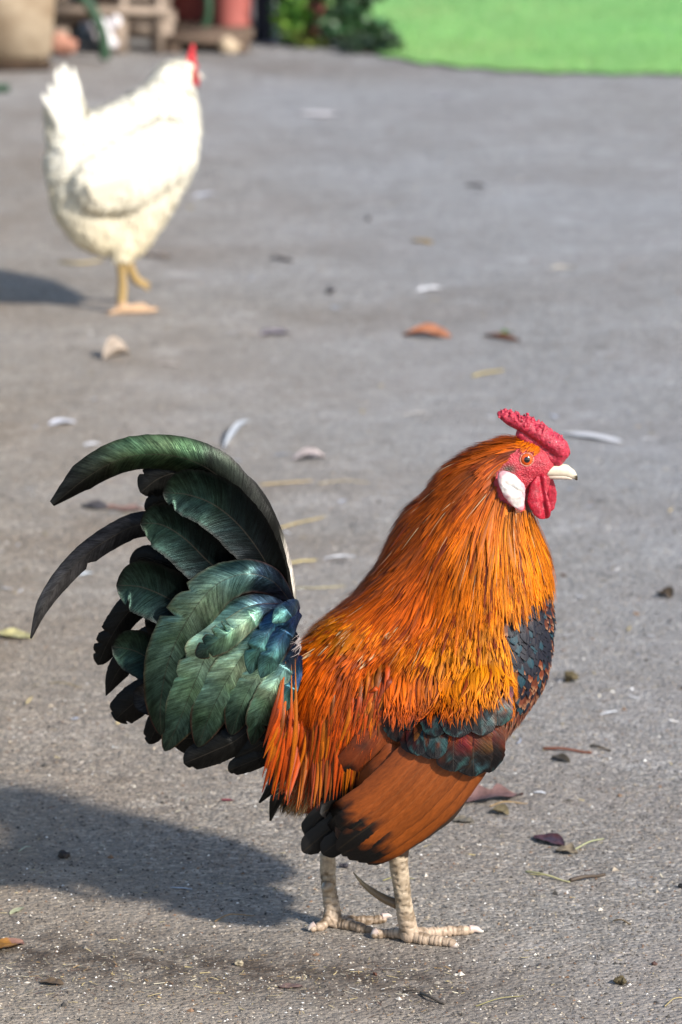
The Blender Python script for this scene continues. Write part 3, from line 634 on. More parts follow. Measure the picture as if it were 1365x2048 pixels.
shed_feather((1200, 1432), (1236, 1424), .008, 'little white feather scrap at right, level with the wing', (216, 216, 220))
shed_feather((156, 1152), (186, 1148), .014, 'white feather glimpsed under the drooping sickle feather', (214, 220, 226))
# straws and sticks
for px, r, c, lb in (([(520, 972), (575, 970), (622, 962)], .0016, (208, 182, 128), 'kinked straw between tail and neck, upper one'),
     ([(636, 970), (690, 966), (740, 966)], .0011, (206, 188, 150), 'thin pale straw just left of the neck'),
     ([(560, 1058), (600, 1050), (650, 1034)], .0016, (216, 192, 130), 'bent straw right of the tail, slanting upwards'),
     ([(575, 1130), (605, 1127), (633, 1121)], .0020, (222, 202, 138), 'short thick straw right of the tail base'),
     ([(590, 1178), (640, 1181), (690, 1172)], .0013, (210, 196, 150), 'long thin straw just above the rooster\'s back'),
     ([(945, 754), (975, 749), (1008, 741)], .0022, (206, 184, 112), 'yellow straw above the comb'),
     ([(120, 526), (160, 530), (205, 522)], .0030, (206, 184, 130), 'straw just left of the hen\'s legs'),
     ([(1150, 1702), (1180, 1690), (1208, 1678)], .0012, (190, 192, 146), 'green straw sticking out of the dark red leaf'),
     ([(1052, 1746), (1090, 1756), (1140, 1766)], .0016, (204, 198, 148), 'split pale straw at lower right beside a twig'),
     ([(1060, 1752), (1100, 1758), (1120, 1760)], .0009, (190, 180, 126), 'thin straw lying against the split straw'),
     ([(430, 1846), (460, 1836), (510, 1832)], .0009, (170, 140, 96), 'curved brown straw in front of the shadow'),
     ([(952, 2016), (1000, 2004), (1048, 1992)], .0009, (160, 152, 106), 'long greenish straw at the bottom right of the feet'),
     ([(1330, 2016), (1350, 2004), (1375, 1996)], .0009, (190, 172, 122), 'short straw at the bottom right corner'),
     ([(38, 1706), (52, 1700), (62, 1694)], .0009, (196, 208, 190), 'pale grass bit at left in the shadow'),
     ([(980, 1616), (1010, 1610), (1056, 1608)], .0009, (190, 156, 104), 'thin straw beside the purplish leaf'),
     ([(766, 1764), (796, 1760), (830, 1758)], .0007, (186, 178, 110), 'thin yellow straw behind the near leg'),
     ([(96, 1368), (130, 1372), (164, 1376)], .0009, (164, 148, 104), 'brown straw left of the tail')):
    straw(px, r, c, lb)
for px, r, c, lb in (([(1086, 1500), (1130, 1504), (1184, 1508)], .0020, (136, 84, 64), 'straight reddish stick at right, level with the wing'),
     ([(1182, 1494), (1200, 1500), (1222, 1503)], .0016, (86, 74, 60), 'short dark twig beside the reddish stick'),
     ([(1140, 1764), (1172, 1760), (1210, 1752)], .0024, (90, 76, 64), 'knobbly dark twig at lower right'),
     ([(842, 1990), (862, 2002), (890, 2010)], .0017, (92, 84, 76), 'dark twig in the soil at the bottom'),
     ([(806, 1986), (832, 1988), (858, 1986)], .0010, (76, 68, 62), 'thin black twig in the soil at the bottom'),
     ([(1228, 1844), (1244, 1847), (1262, 1850)], .0010, (128, 110, 84), 'small twig right of the claws')):
    straw(px, r, c, lb, name='twig', cat='twig', group='twigs on the asphalt')
for u, v, w_, c, lb in ((130, 1716, 30, (74, 66, 62), 'dark clod lying in the rooster\'s shadow'), (1140, 1364, 36, (104, 92, 66), 'small olive clod at right of the breast'), (1240, 1968, 26, (100, 88, 62), 'brownish green clod at the bottom right'),
     (1310, 1930, 16, (112, 84, 76), 'small reddish pebble near the bottom right'), (922, 1946, 14, (150, 104, 76), 'small orange-brown pebble below the claws'), (752, 1950, 14, (128, 84, 66), 'reddish pebble in the soil below the feet'),
     (478, 1930, 22, (190, 176, 150), 'cream pebble at the bottom middle'), (1362, 1775, 18, (30, 30, 34), 'black pebble at the right edge'), (686, 1736, 18, (70, 66, 74), 'dark pebble between the rooster\'s legs'), (665, 586, 24, (92, 88, 92), 'dark pebble in the middle distance'), (735, 441, 18, (86, 82, 84), 'small dark pebble far back')):
    clod(u, v, w_, c, lb)

SOFT = mat_feather_soft('golden_plumage', 0.5, 0.2, spec=0.2, streak=(.62, 1.4))
GLOSS = mat_feather_gloss('iridescent_plumage')
SADDLE = mat_feather_soft('saddle_plumage', 0.46, 0.15, spec=0.3, streak=(.35, 1.6), shaft=.0)
RUST = mat_feather_soft('rust_plumage', 0.5, 0.05, streak=(0.70, 1.28), spec=0.3, shaft=0.05)

# ================================================================== ROOSTER
RF = Frame((0.0, 0.004), 0.0)
rooster = thing('rooster', (0.05, 0.004, 0), 'orange rooster with glossy green-black tail, red comb and white earlobe in the foreground', 'rooster')
B = Blob(RF)
B.chain([(648, 1350, 70, 0, .95), (700, 1400, 128, 0, .80), (770, 1440, 160, 0, .78), (860, 1390, 172, 0, .76), (950, 1310, 148, 0, .78), (965, 1250, 140, 0, .74)], step=.2)
B.chain([(965, 1250, 140, 0, .74), (952, 1150, 143, 0, .66), (947, 1080, 128, 0, .60), (960, 1010, 100, 0, .60), (985, 960, 70, 0, .62), (1020, 928, 48, 0, .80)], step=.2)
B.chain([(700, 1380, 110, 0, .6), (690, 1490, 105, 0, .6), (640, 1540, 70, 0, .8), (600, 1560, 52, 0, .9)], step=.2)
B.chain([(695, 1330, 92, 0, .8), (790, 1262, 100, 0, .75), (862, 1182, 108, 0, .68), (893, 1095, 105, 0, .6)], step=.2)
B.chain([(770, 1490, 135, 0, .6), (780, 1560, 95, 0, .75), (790, 1610, 70, 0, .8)], step=.2)
# folded wings
B.chain([(965, 1400, 60, -.050, .5), (925, 1480, 76, -.058, .42), (850, 1575, 94, -.062, .30), (775, 1635, 82, -.060, .26), (720, 1650, 55, -.055, .26)], mirror=True, step=.2)
# head
B.chain([(1010, 930, 46, 0, .82), (1045, 922, 44, 0, .80), (1070, 925, 38, 0, .78), (1090, 926, 22, 0, .85), (1103, 926, 13, 0, .8)], step=.2)
B.chain([(1040, 950, 40, 0, .75), (1075, 955, 28, 0, .6), (1080, 985, 16, 0, .6)], step=.2)
# legs and toes
LEGS = {
 'near': [[(800, 1660, 30, -.026, 1), (797, 1715, 23, -.024, 1), (804, 1775, 20, -.020, 1), (810, 1820, 19, -.017, 1), (816, 1850, 21, -.015, 1), (818, 1868, 20, -.014, 1)],
          [(818, 1866, 17, -.014, 1), (850, 1856, 14, -.006, .9), (885, 1860, 12.5, .000, .9), (920, 1861, 12, .004, .9), (942, 1861, 10, .006, .9)],
          [(820, 1870, 17, -.015, 1), (845, 1879, 14, -.020, .9), (872, 1886, 12.5, -.024, .9), (897, 1890, 11.5, -.027, .9), (908, 1893, 9, -.029, .9)],
          [(812, 1866, 15, -.012, 1), (785, 1856, 12, -.004, .9), (762, 1861, 11.5, -.004, .9), (749, 1867, 9.5, -.006, .9)]],
 'far':  [[(668, 1640, 26, .028, 1), (657, 1700, 18, .030, 1), (657, 1760, 18, .030, 1), (662, 1800, 17, .029, 1), (668, 1835, 19, .027, 1), (670, 1846, 18, .026, 1)],
          [(670, 1846, 16, .026, 1), (700, 1857, 13, .019, .9), (722, 1868, 11.5, .012, .9), (740, 1877, 9.5, .008, .9)],
          [(672, 1842, 15, .028, 1), (705, 1840, 12, .032, .9), (740, 1838, 11, .034, .9), (768, 1833, 9.5, .038, .9)],
          [(660, 1832, 14, .024, 1), (645, 1836, 12, .018, .9), (632, 1846, 10, .014, .9), (625, 1853, 8, .012, .9)]]}
LEGPTS = []
for k, ch in LEGS.items():
    for ci_, c in enumerate(ch):
        W_ = []
        for (u, v, r, lat, kk) in c:
            p = RF.pt(u, v, lat); W_.append((p, r*depth(p)/F))
        # keep every toe on the ground
        P3 = np.array([q[0] for q in W_]); R3 = np.array([q[1] for q in W_])*.93
        if ci_: P3[1:, 2] = np.maximum(R3[1:]*0.85, np.where(P3[1:, 2] < 0.016, R3[1:]*0.85, P3[1:, 2]))
        P3[:, 2] = np.maximum(P3[:, 2], R3*0.8)
        Pc = catmull(P3, 40); Rc = np.interp(np.linspace(0, 1, 40), np.linspace(0, 1, len(R3)), R3)
        s_ = np.concatenate([[0], np.cumsum(np.linalg.norm(np.diff(Pc, axis=0), axis=1))])
        if ci_: Rc = Rc*(1+0.10*np.cos(s_/0.0125*2*math.pi))            # toe pads
        for p, r in zip(Pc, Rc): B.add(p, r, r*0.95)
        LEGPTS.append((Pc, s_, ci_))
BV, BQ, BN = B.skin(0.0015, 5, 0.5)
BP = near_px(RF, BV)
# let wings and torso flow into each other; head and legs keep their shape
E = np.unique(np.sort(np.concatenate([BQ[:, [0, 1]], BQ[:, [1, 2]], BQ[:, [2, 3]], BQ[:, [3, 0]]]), axis=1), axis=0); deg = np.bincount(E.ravel(), minlength=len(BV))[:, None]
msk = np.clip((BV[:, 2]-.105)/.02, 0, 1)*np.clip((1010-BP[:, 0]+np.clip(BP[:, 1]-1030, 0, 200))/40, 0, 1)
for _ in range(60):
    A_ = np.stack([np.bincount(E[:, 0], BV[E[:, 1], k], len(BV))+np.bincount(E[:, 1], BV[E[:, 0], k], len(BV)) for k in range(3)], 1)/deg
    BV = BV+(A_-BV)*msk[:, None]*.7
BP = near_px(RF, BV)
def refine(V, N, Q, mask):
    f = mask[Q].all(1); q = Q[f]; E_ = np.sort(np.stack([q, np.roll(q, -1, 1)], -1).reshape(-1, 2), 1); ue, inv = np.unique(E_, axis=0, return_inverse=True); inv = inv.reshape(-1, 4)
    n0 = len(V); mid = V[ue].mean(1); ctr_ = V[q].mean(1); Vn = np.concatenate([V, mid, ctr_]); Nn_ = np.concatenate([N, N[ue].mean(1), N[q].mean(1)]); e = inv+n0; c_ = np.arange(len(q))+n0+len(ue)
    new = [np.stack([q[:, k], e[:, k], c_, e[:, k-1]], 1) for k in range(4)]
    return Vn, Nn_, np.concatenate([Q[~f]]+new)
def leg_mask(V, P_): return (V[:, 2] < 0.094) & ((P_[:, 1] > 1715) | (V[:, 2] < 0.05))
face_poly = [(1012, 902), (1030, 893), (1052, 882), (1075, 880), (1110, 893), (1160, 900), (1160, 1000), (1100, 1045), (1072, 1040), (1055, 1000), (1048, 1026), (1000, 1000), (988, 965), (998, 932), (1016, 918)]
BV, BN, BQ = refine(BV, BN, BQ, leg_mask(BV, BP) | in_poly(BP, face_poly)); BP = near_px(RF, BV)
# scales of shank and toes
leg = leg_mask(BV, BP)
dist = np.full(len(BV), 9.0); ssel = np.zeros(len(BV)); csel = np.zeros(len(BV))
li_ = np.where(leg)[0]
for Pc, s_, ci_ in LEGPTS:
    dd = np.linalg.norm(BV[li_][:, None]-Pc[None], axis=2); j = dd.argmin(1); m_ = dd.min(1); b = m_ < dist[li_]
    dist[li_[b]] = m_[b]; ssel[li_[b]] = s_[j[b]]+0.15*(m_[b]); csel[li_[b]] = ci_
per = np.where(csel == 0, 0.0062, 0.0046); ph = (ssel/per+.22*np.sin(BV[:, 1]*420)+.2*np.sin(BV[:, 0]*390)) % 1.0
edge_ = np.clip(1-np.minimum(ph, 1-ph)/0.2, 0, 1)
BV[leg] -= BN[leg]*(0.0009*edge_[leg])[:, None]
face = in_poly(BP, face_poly)
col = np.tile(lin((120, 62, 18), .6), (len(BV), 1))
low = BP[:, 1] > 1480; col[low] = lin((60, 40, 24), .6)
wing_area = in_poly(BP, [(735, 1440), (1010, 1400), (1000, 1530), (760, 1740), (560, 1740), (640, 1600)]); col[wing_area] = lin((70, 36, 14), .6)
nz = fbm(BV[face], 160, 3)
col[face] = lin((216, 64, 80), .64)*(1+0.35*nz[:, None])
ear_dark = np.exp(-(((BP[:, 0]-1016)/16)**2+((BP[:, 1]-938)/9)**2))[:, None]; col = col*(1-ear_dark)+lin((96, 84, 66), .5)*ear_dark
nl = fbm(BV[leg], 90, 4); nl2 = fbm(BV[leg], 320, 3, 5)
lc = lin((222, 200, 172), .62)*np.ones((leg.sum(), 1)); toe = np.clip((0.035-BV[leg][:, 2])/0.03, 0, 1)[:, None]
lc = lc*(1-0.4*toe)+lin((218, 184, 162), .64)*0.4*toe
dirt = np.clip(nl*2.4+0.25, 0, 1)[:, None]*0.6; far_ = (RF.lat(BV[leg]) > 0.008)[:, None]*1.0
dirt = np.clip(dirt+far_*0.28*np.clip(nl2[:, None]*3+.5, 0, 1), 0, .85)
lc = lc*(1-dirt)+lin((112, 88, 58), .6)*dirt
lc *= (1-0.33*edge_[leg])[:, None]
col[leg] = lc
BODYM = mat_col('skin_and_underplumage', 0.6, 800, 0.8, 0.001, (0.78, 1.15), 330, 0.45)
def face_mat():
    m = M('face_skin'); col = m.col(); o = m.obj(); e = RF.pt(1054, 919, -.032)-np.array(rooster.location)
    n1 = m.noise(o, 420, 4, .6); c = m.mix(1.0, col[0], m.ramp(n1, [(.3, .82), (.7, 1.15)]), 'MULTIPLY')
    vo = m.n('TexVoronoi'); vo.inputs['Scale'].default_value = 900; m.l(o, vo.inputs['Vector'])
    ds = m.n('VectorMath', operation='DISTANCE'); m.l(o, ds.inputs[0]); ds.inputs[1].default_value = e
    wob = m.val('ADD', ds.outputs['Value'], m.val('MULTIPLY', n1, .0018)); ring = m.val('MULTIPLY', m.val('SINE', m.val('MULTIPLY', wob, 2*math.pi/.0019)), m.val('MULTIPLY_ADD', ds.outputs['Value'], -62, 1.0, clamp=True))
    h = m.val('ADD', m.val('MULTIPLY', vo.outputs['Distance'], .6), m.val('ADD', n1, m.val('MULTIPLY', ring, .55)))
    m.set(Base_Color=c, Roughness=.42); m.b.inputs['Subsurface Weight'].default_value = .12; m.b.inputs['Subsurface Radius'].default_value = (.004, .0012, .0008); m.b.inputs['Subsurface Scale'].default_value = 1.0
    m.bump(h, .9, .0011); return m.m
FACEM = face_mat()
LEGM = mat_col('leg_scale', 0.5, 900, 0.35, 0.0006, (0.88, 1.08), 260, 0.45)
body = mesh_obj('body', BV, BQ, [BODYM, FACEM, LEGM], rooster, col)
fm = face[BQ].all(1).astype(np.int32)+2*leg[BQ].all(1).astype(np.int32); body.data.polygons.foreach_set('material_index', fm)
bvh = BVHTree.FromPolygons([Vector(v) for v in BV], [tuple(q) for q in BQ.tolist()])
def cast(u, v, dflt=-0.05):
    d = Vector(ray(u, v)).normalized(); h = bvh.ray_cast(Vector(CAM), d)
    if h[0] is None: return RF.pt(u, v, dflt), -RF.n
    return np.array(h[0]), np.array(h[1])

# ---- claws, spurs
HORN = mat_col('horn', 0.4, 300, 0.15, 0.0005, (0.85, 1.1), 200, 0.5)
def horn(name, pts, rad, c0, c1, parent=rooster):
    Pc = catmull(pts, 14); R = np.interp(np.linspace(0, 1, 14), np.linspace(0, 1, len(rad)), rad); V, Fc = tube(Pc, R, 10)
    C = np.repeat(np.asarray(c0)+(np.asarray(c1)-np.asarray(c0))*np.linspace(0, 1, 14)[:, None]**1.5, 10, 0)
    return mesh_obj(name, V, Fc, HORN, parent, C)
pink = lin((226, 200, 190), .68); pale = lin((236, 228, 216), .7); dk = lin((120, 104, 86), .6)
for (pts, r0, ends) in (([(938, 1858, .006), (952, 1858, .008), (961, 1862, .008), (968, 1868, .008)], 8.5, (pink, pale)),
                  ([(904, 1889, -.028), (912, 1893, -.030), (916, 1900, -.031), (915, 1910, -.031)], 8, (pink, pale)),
                  ([(755, 1862, -.005), (748, 1866, -.006), (743, 1871, -.006)], 8, (pink, pale)),
                  ([(736, 1874, .009), (748, 1878, .007), (755, 1886, .006), (757, 1894, .006)], 7.5, (pink, pale)),
                  ([(764, 1833, .037), (776, 1831, .039), (784, 1833, .040)], 7, (pink, pale)),
                  ([(630, 1848, .013), (622, 1853, .012), (617, 1862, .011)], 6.5, (pink, pale))):
    W_ = np.array([RF.pt(*p) for p in pts]); W_[:, 2] = np.maximum(W_[:, 2], 0.002); k = depth(W_[0])/F
    horn('claw', W_, [r0*k, r0*.75*k, r0*.2*k], *ends)
W_ = [RF.pt(*p) for p in ((796, 1808, -.014), (775, 1800, -.008), (752, 1787, -.004), (728, 1769, -.002), (707, 1745, -.001))]; k = depth(W_[0])/F
horn('spur', W_, [11*k, 9.5*k, 7.5*k, 5*k, 1.0*k], lin((150, 122, 92), .6), lin((165, 150, 120), .6))
W_ = [RF.pt(*p) for p in ((657, 1772, .028), (652, 1775, .016), (648, 1778, .010))]
horn('spur', W_, [13*k, 11*k, 4*k], lin((170, 140, 105), .6), lin((200, 185, 165), .6))

# ---- comb, wattles, earlobe, beak, eyes
COMBM = mat_col('comb_skin', 0.42, 1100, 0.7, 0.0008, (0.7, 1.25), 500, 0.5, 0.05, 0.15)
b2 = Blob(RF)
b2.chain([(1003, 829, 8, 0, 1.0), (1022, 838, 14, 0, 1.1), (1055, 853, 15, 0, 1.3), (1090, 874, 18, 0, 1.4), (1116, 893, 20, 0, 1.4), (1124, 903, 17, 0, 1.3), (1114, 921, 13, 0, 1.2)], step=.2)
b2.chain([(1045, 868, 13, 0, .8), (1080, 895, 16, 0, .9), (1105, 912, 18, 0, 1.0)], step=.2)
for i in range(150):
    t = rng.random(); cu = np.interp(t, [0, .15, .45, .75, 1], [1000, 1022, 1060, 1098, 1128]); cv = np.interp(t, [0, .15, .45, .75, 1], [826, 833, 846, 868, 893])
    la = rng.uniform(-1, 1); rr = np.interp(t, [0, .2, 1], [5, 13, 20])
    p = RF.pt(cu+rng.normal(0, 2), cv-rr*0.55*math.sqrt(max(0, 1-la*la))+rng.uniform(-2, 4)+(1-math.sqrt(max(0, 1-la*la)))*6, 0)+RF.n*la*rr*1.25/2400
    r = rng.uniform(2.0, 5.0)/2400; b2.add(p, r, r)
    b2.add(p+np.array([rng.normal(0, .3)*r, rng.normal(0, .3)*r, r*rng.uniform(.7, 1.9)]), r*.55, r*.55)
CV, CQ, CN = b2.skin(0.0006, 1, .5)
nz = fbm(CV, 330, 3); CV = CV+CN*(nz*0.0005)[:, None]
cc = lin((212, 52, 78), .62)*(1+.35*nz)[:, None]; cc[(fbm(CV, 420, 2, 3) > .62)] = lin((90, 20, 40), .6)
mesh_obj('comb', CV, CQ, COMBM, rooster, np.clip(cc, 0, 1))
for (chain, tint) in (([(1084, 957, 11, -.010, .7), (1076, 975, 17, -.012, .34), (1076, 1000, 22, -.013, .22), (1084, 1018, 21, -.014, .20), (1090, 1027, 14, -.014, .22)], (206, 36, 62)),
                      ([(1092, 955, 11, .006, .6), (1097, 975, 16, .008, .34), (1098, 995, 17, .010, .24), (1097, 1010, 15, .010, .24)], (212, 44, 70))):
    b2 = Blob(RF); b2.chain(chain, step=.15); V, Q, N = b2.skin(0.0008, 4)
    nz = fbm(V, 150, 3); pxv = proj(V); fold = np.exp(-((pxv[:, 0]-1086-(pxv[:, 1]-1000)*.15)/6)**2)
    V = V+N*(nz*0.0007)[:, None]+RF.n*(0.0035*fold)[:, None]
    mesh_obj('wattle', V, Q, COMBM, rooster, np.clip(lin(tint, .62)*(1+.3*nz)[:, None], 0, 1))
for side in (-1, 1):
    b2 = Blob(RF)
    ch = [(1006, 953, 12, -.027, .4), (1018, 965, 21, -.028, .28), (1028, 980, 24, -.028, .26), (1034, 998, 17, -.027, .3), (1040, 1013, 9, -.026, .4)]
    b2.chain(ch, step=.15); V, Q, N = b2.skin(0.0008, 4)
    nz = fbm(V, 130, 3); pv = proj(V)
    crease = np.exp(-((pv[:, 1]-965-(pv[:, 0]-1005)*.55)/4)**2)*(pv[:, 0] > 1008)*(pv[:, 0] < 1046)
    V = V+N*(nz*0.0009-0.0011*crease)[:, None]
    ctr_ = np.array([1025, 978]); dd = np.hypot((pv[:, 0]-1024-(pv[:, 1]-978)*.35)/25, (pv[:, 1]-978)/40); rim = np.clip((dd-.72+nz*.35)*4, 0, 1)[:, None]*.62
    C = lin((244, 238, 232), .78)*(1-rim)+lin((220, 92, 128), .66)*rim
    if side > 0: V = RF.mir(V); Q = Q[:, ::-1].copy()
    mesh_obj('earlobe', V, Q, mat_col('earlobe_skin', 0.55, 600, 0.35, 0.0006, (0.93, 1.04), 300, 0.4, 0, 0.1), rooster, C)
b2 = Blob(RF)
b2.chain([(1094, 940, 13, 0, 1.25), (1112, 939, 14, 0, .95), (1130, 941, 13, 0, .75), (1143, 947, 9.5, 0, .7), (1151, 954, 5, 0, .7), (1154, 959, 2.6, 0, .8)], step=.15)
V, Q, N = b2.skin(0.0007, 3); pv = proj(V); C = np.tile(lin((238, 224, 200), .72), (len(V), 1))
k = np.clip((pv[:, 0]-1146)/6, 0, 1)[:, None]*(pv[:, 1] > 951)[:, None]; C = C*(1-k)+lin((70, 58, 40), .6)*k
k = np.exp(-(((pv[:, 0]-1118)/5)**2+((pv[:, 1]-929)/2.4)**2))[:, None]; C = C*(1-k)+lin((80, 60, 44), .6)*k
beak = mesh_obj('beak', V, Q, HORN, rooster, C)
b2 = Blob(RF); b2.chain([(1088, 951, 7, 0, 1.2), (1110, 952, 7, 0, 1.2), (1132, 954, 5, 0, 1.2), (1143, 957, 3, 0, 1.2)], step=.15)
V, Q, N = b2.skin(0.0007, 2); mesh_obj('lower_mandible', V, Q, HORN, beak, np.tile(lin((226, 208, 190), .7), (len(V), 1)))
EYEM = M('eye'); EYEM.set(Base_Color=EYEM.col()[0], Roughness=0.12); EYEM.b.inputs['Coat Weight'].default_value = 1.0; EYEM.b.inputs['Coat Roughness'].default_value = 0.02
ehit, en = cast(1054, 919); SV2, SF2 = uvsphere(40, 26)
lookdir = Vector((0.10, -1, 0.10)).normalized(); rot = np.array(Vector((0, 0, 1)).rotation_difference(lookdir).to_matrix())
for side in (-1, 1):
    R = 0.0064; c = ehit+np.array(lookdir)*(-R*0.62); V = c+(SV2*R)@rot.T; zc_ = SV2[:, 2]
    C = lerp_cols(np.degrees(np.arccos(np.clip(zc_, -1, 1))), [(0, lin((6, 5, 5))), (24, lin((6, 5, 5))), (27, lin((222, 84, 10), .9)), (40, lin((230, 96, 14), .9)), (53, lin((150, 44, 10), .7)), (57, lin((60, 20, 12), .6)), (180, lin((90, 30, 20)))])
    f = SF2
    if side > 0: V = RF.mir(V); f = SF2[:, ::-1].copy()
    eye = mesh_obj('eye', V, f, EYEM.m, rooster, C)
    an = np.linspace(0, 2*math.pi, 33)[:-1]; ringp = c+(np.stack([np.cos(an)*R*.86, np.sin(an)*R*.83, np.full(32, R*.56)], 1))@rot.T
    Vt = []; Ft = []
    for i in range(32):
        e = (ringp[i]-ringp.mean(0)); e /= np.linalg.norm(e)
        for q in range(8):
            b_ = q/8*2*math.pi; Vt.append(ringp[i]+(e*math.cos(b_)+np.array(lookdir)*math.sin(b_))*0.00075)
            Ft.append((i*8+q, i*8+(q+1) % 8, ((i+1) % 32)*8+(q+1) % 8, ((i+1) % 32)*8+q))
    Vt = np.array(Vt)
    if side > 0: Vt = RF.mir(Vt); Ft = [x[::-1] for x in Ft]
    mesh_obj('eyelid', Vt, Ft, FACEM, eye, np.tile(lin((222, 142, 122), .66), (len(Vt), 1)))

# ---- body plumage
flow = Flow([(1050, 885, -1, .15), (1000, 890, -1, .35), (940, 905, -.9, .5), (990, 945, -.65, .75), (880, 960, -.75, .7), (940, 990, -.6, .85), (990, 1020, -.3, 1), (840, 1030, -.65, .8), (900, 1080, -.42, .95), (960, 1100, -.15, 1), (1030, 1080, .05, 1), (1075, 1060, .12, 1), (1085, 1120, .15, 1),
  (790, 1110, -.7, .75), (740, 1170, -.85, .6), (820, 1160, -.6, .85), (880, 1200, -.3, 1), (950, 1200, -.05, 1), (1020, 1180, .02, 1), (1080, 1190, .05, 1), (690, 1220, -.95, .5), (640, 1260, -.8, .7), (700, 1290, -.6, .9), (780, 1260, -.6, .8), (850, 1290, -.35, .95), (930, 1300, -.1, 1), (1000, 1290, .05, 1), (1080, 1290, -.02, 1),
  (610, 1310, -.55, .9), (640, 1360, -.3, 1), (700, 1380, -.2, 1), (770, 1380, -.25, 1), (580, 1400, -.4, 1), (620, 1450, -.18, 1), (690, 1460, -.12, 1), (850, 1380, -.2, 1), (930, 1400, -.06, 1), (1000, 1400, -.05, 1), (1060, 1390, -.35, .95), (1030, 1460, -.55, .85), (980, 1530, -.7, .7), (560, 1520, -.4, 1), (640, 1560, -.5, 1), (880, 1640, -.8, .5), (760, 1700, -.9, .3)])
P0, N0 = sample_surface(BV, BQ, BN, 60000)
U0 = near_px(RF, P0)
bare = in_poly(U0, face_poly) | ((U0[:, 0] > 1040) & (U0[:, 1] < 1030)) | ((P0[:, 2] < 0.1) & (U0[:, 1] > 1715)) | (P0[:, 2] < 0.075)
breast_poly = [(1090, 1075), (1072, 1150), (1045, 1195), (1003, 1225), (1012, 1270), (1030, 1340), (1025, 1400), (1010, 1470), (930, 1580), (860, 1680), (1200, 1680), (1200, 1075)]
wing_poly = [(738, 1510), (775, 1440), (830, 1448), (930, 1432), (1022, 1395), (1020, 1480), (1000, 1560), (900, 1680), (760, 1760), (640, 1730), (640, 1600)]
breast = in_poly(U0, breast_poly); wing = in_poly(U0, wing_poly)
hack = in_poly(U0, [(1050, 860), (900, 860), (650, 1230), (700, 1215), (790, 1235), (880, 1215), (960, 1165), (1040, 1130), (1092, 1085), (1110, 1040), (1080, 1035), (1000, 1000), (985, 950), (1050, 890)])
vent = in_poly(U0, [(500, 1500), (640, 1530), (650, 1640), (560, 1700), (480, 1640)]) | ((U0[:, 1] > 1560) & ~wing)
saddle = ~(breast | wing | hack | vent | bare)
def pick(mask, n):
    i = np.where(mask)[0]; i = i[:n]; return P0[i], N0[i], U0[i]
def hackle_color(U, n, rows, tipmix=None):
    u, v = U[:, 0], U[:, 1]
    amber = lin((240, 142, 0), .68); orange = lin((222, 98, 0), .62); deep = lin((158, 60, 0), .55); brown = lin((112, 58, 8), .5); gold = lin((234, 150, 4), .66); red = lin((214, 76, 0), .64)
    front = np.clip((u-(900+(v-1000)*-.15))/110, 0, 1)*np.clip((v-960)/80, 0, 1)
    nape = np.clip(1-((u-(1015-(v-880)*.92)))/75, 0, 1)*(v < 1230)
    c = orange*np.ones((n, 1)); c = c+(amber-c)*(front*.8)[:, None]; c = c+(brown-c)*(nape*.62)[:, None]
    sh = np.clip(1-np.abs(v-1290)/95, 0, 1)*np.clip((u-780)/80, 0, 1)
    c = c+(gold-c)*(sh*.7)[:, None]
    bk = np.clip(1-np.abs(v-(1240-(u-640)*.12))/60, 0, 1)*np.clip((830-u)/60, 0, 1)*(v > 1190); c = c+(gold-c)*(bk*.6)[:, None]
    sd = np.clip((v-1330)/70, 0, 1)*np.clip((800-u)/60, 0, 1); c = c+(red-c)*(sd*.75)[:, None]
    rs = np.clip((v-1360)/50, 0, 1)*np.clip((u-770)/50, 0, 1); c = c+(lin((158, 50, 0), .6)-c)*(rs*.75)[:, None]
    cl = np.array([mnoise.fractal(Vector(((a_+b_*.35)/26, (b_-a_*.35)/80, 3.1)), 1.0, 2.0, 3) for a_, b_ in zip(u, v)])
    k = (rng.normal(1, .2, n)*(1+.55*cl)).clip(.4, 1.7)[:, None]; c = c*k
    d = rng.random(n) < .13; c[d] = deep*rng.uniform(.6, 1.2, (d.sum(), 1))
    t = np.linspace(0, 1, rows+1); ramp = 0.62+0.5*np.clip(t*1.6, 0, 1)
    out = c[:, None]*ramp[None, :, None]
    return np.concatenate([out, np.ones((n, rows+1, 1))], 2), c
# short feathers over the brow
n = 170; ctrs = []; nrs = []
for _ in range(n):
    u = rng.uniform(1010, 1082); v = np.interp(u, [1010, 1040, 1082], [898, 884, 897])+rng.normal(0, 5); L_ = rng.uniform(14, 26)
    pp, q = zip(*[cast(u-L_*x*(.55 if u > 1050 else .9), v+L_*x*(.5 if u > 1050 else .25)-abs(x)*1, 0) for x in np.linspace(0, 1, 5)]); ctrs.append(np.array(pp)+np.array(q)*np.linspace(.0004, .0022, 5)[:, None]); nrs.append(np.array(q))
cbw, _ = hackle_color(np.tile([960., 1010.], (n, 1)), n, 4)
V, Q, C, U = strips(np.array(ctrs), np.array(nrs), rng.uniform(.0003, .0007, n), STRAND(np.linspace(0, 1, 5)), cbw, .1, 2)
tag(mesh_obj('brow_feathers', V, Q, SOFT, rooster, C, U), kind='stuff')
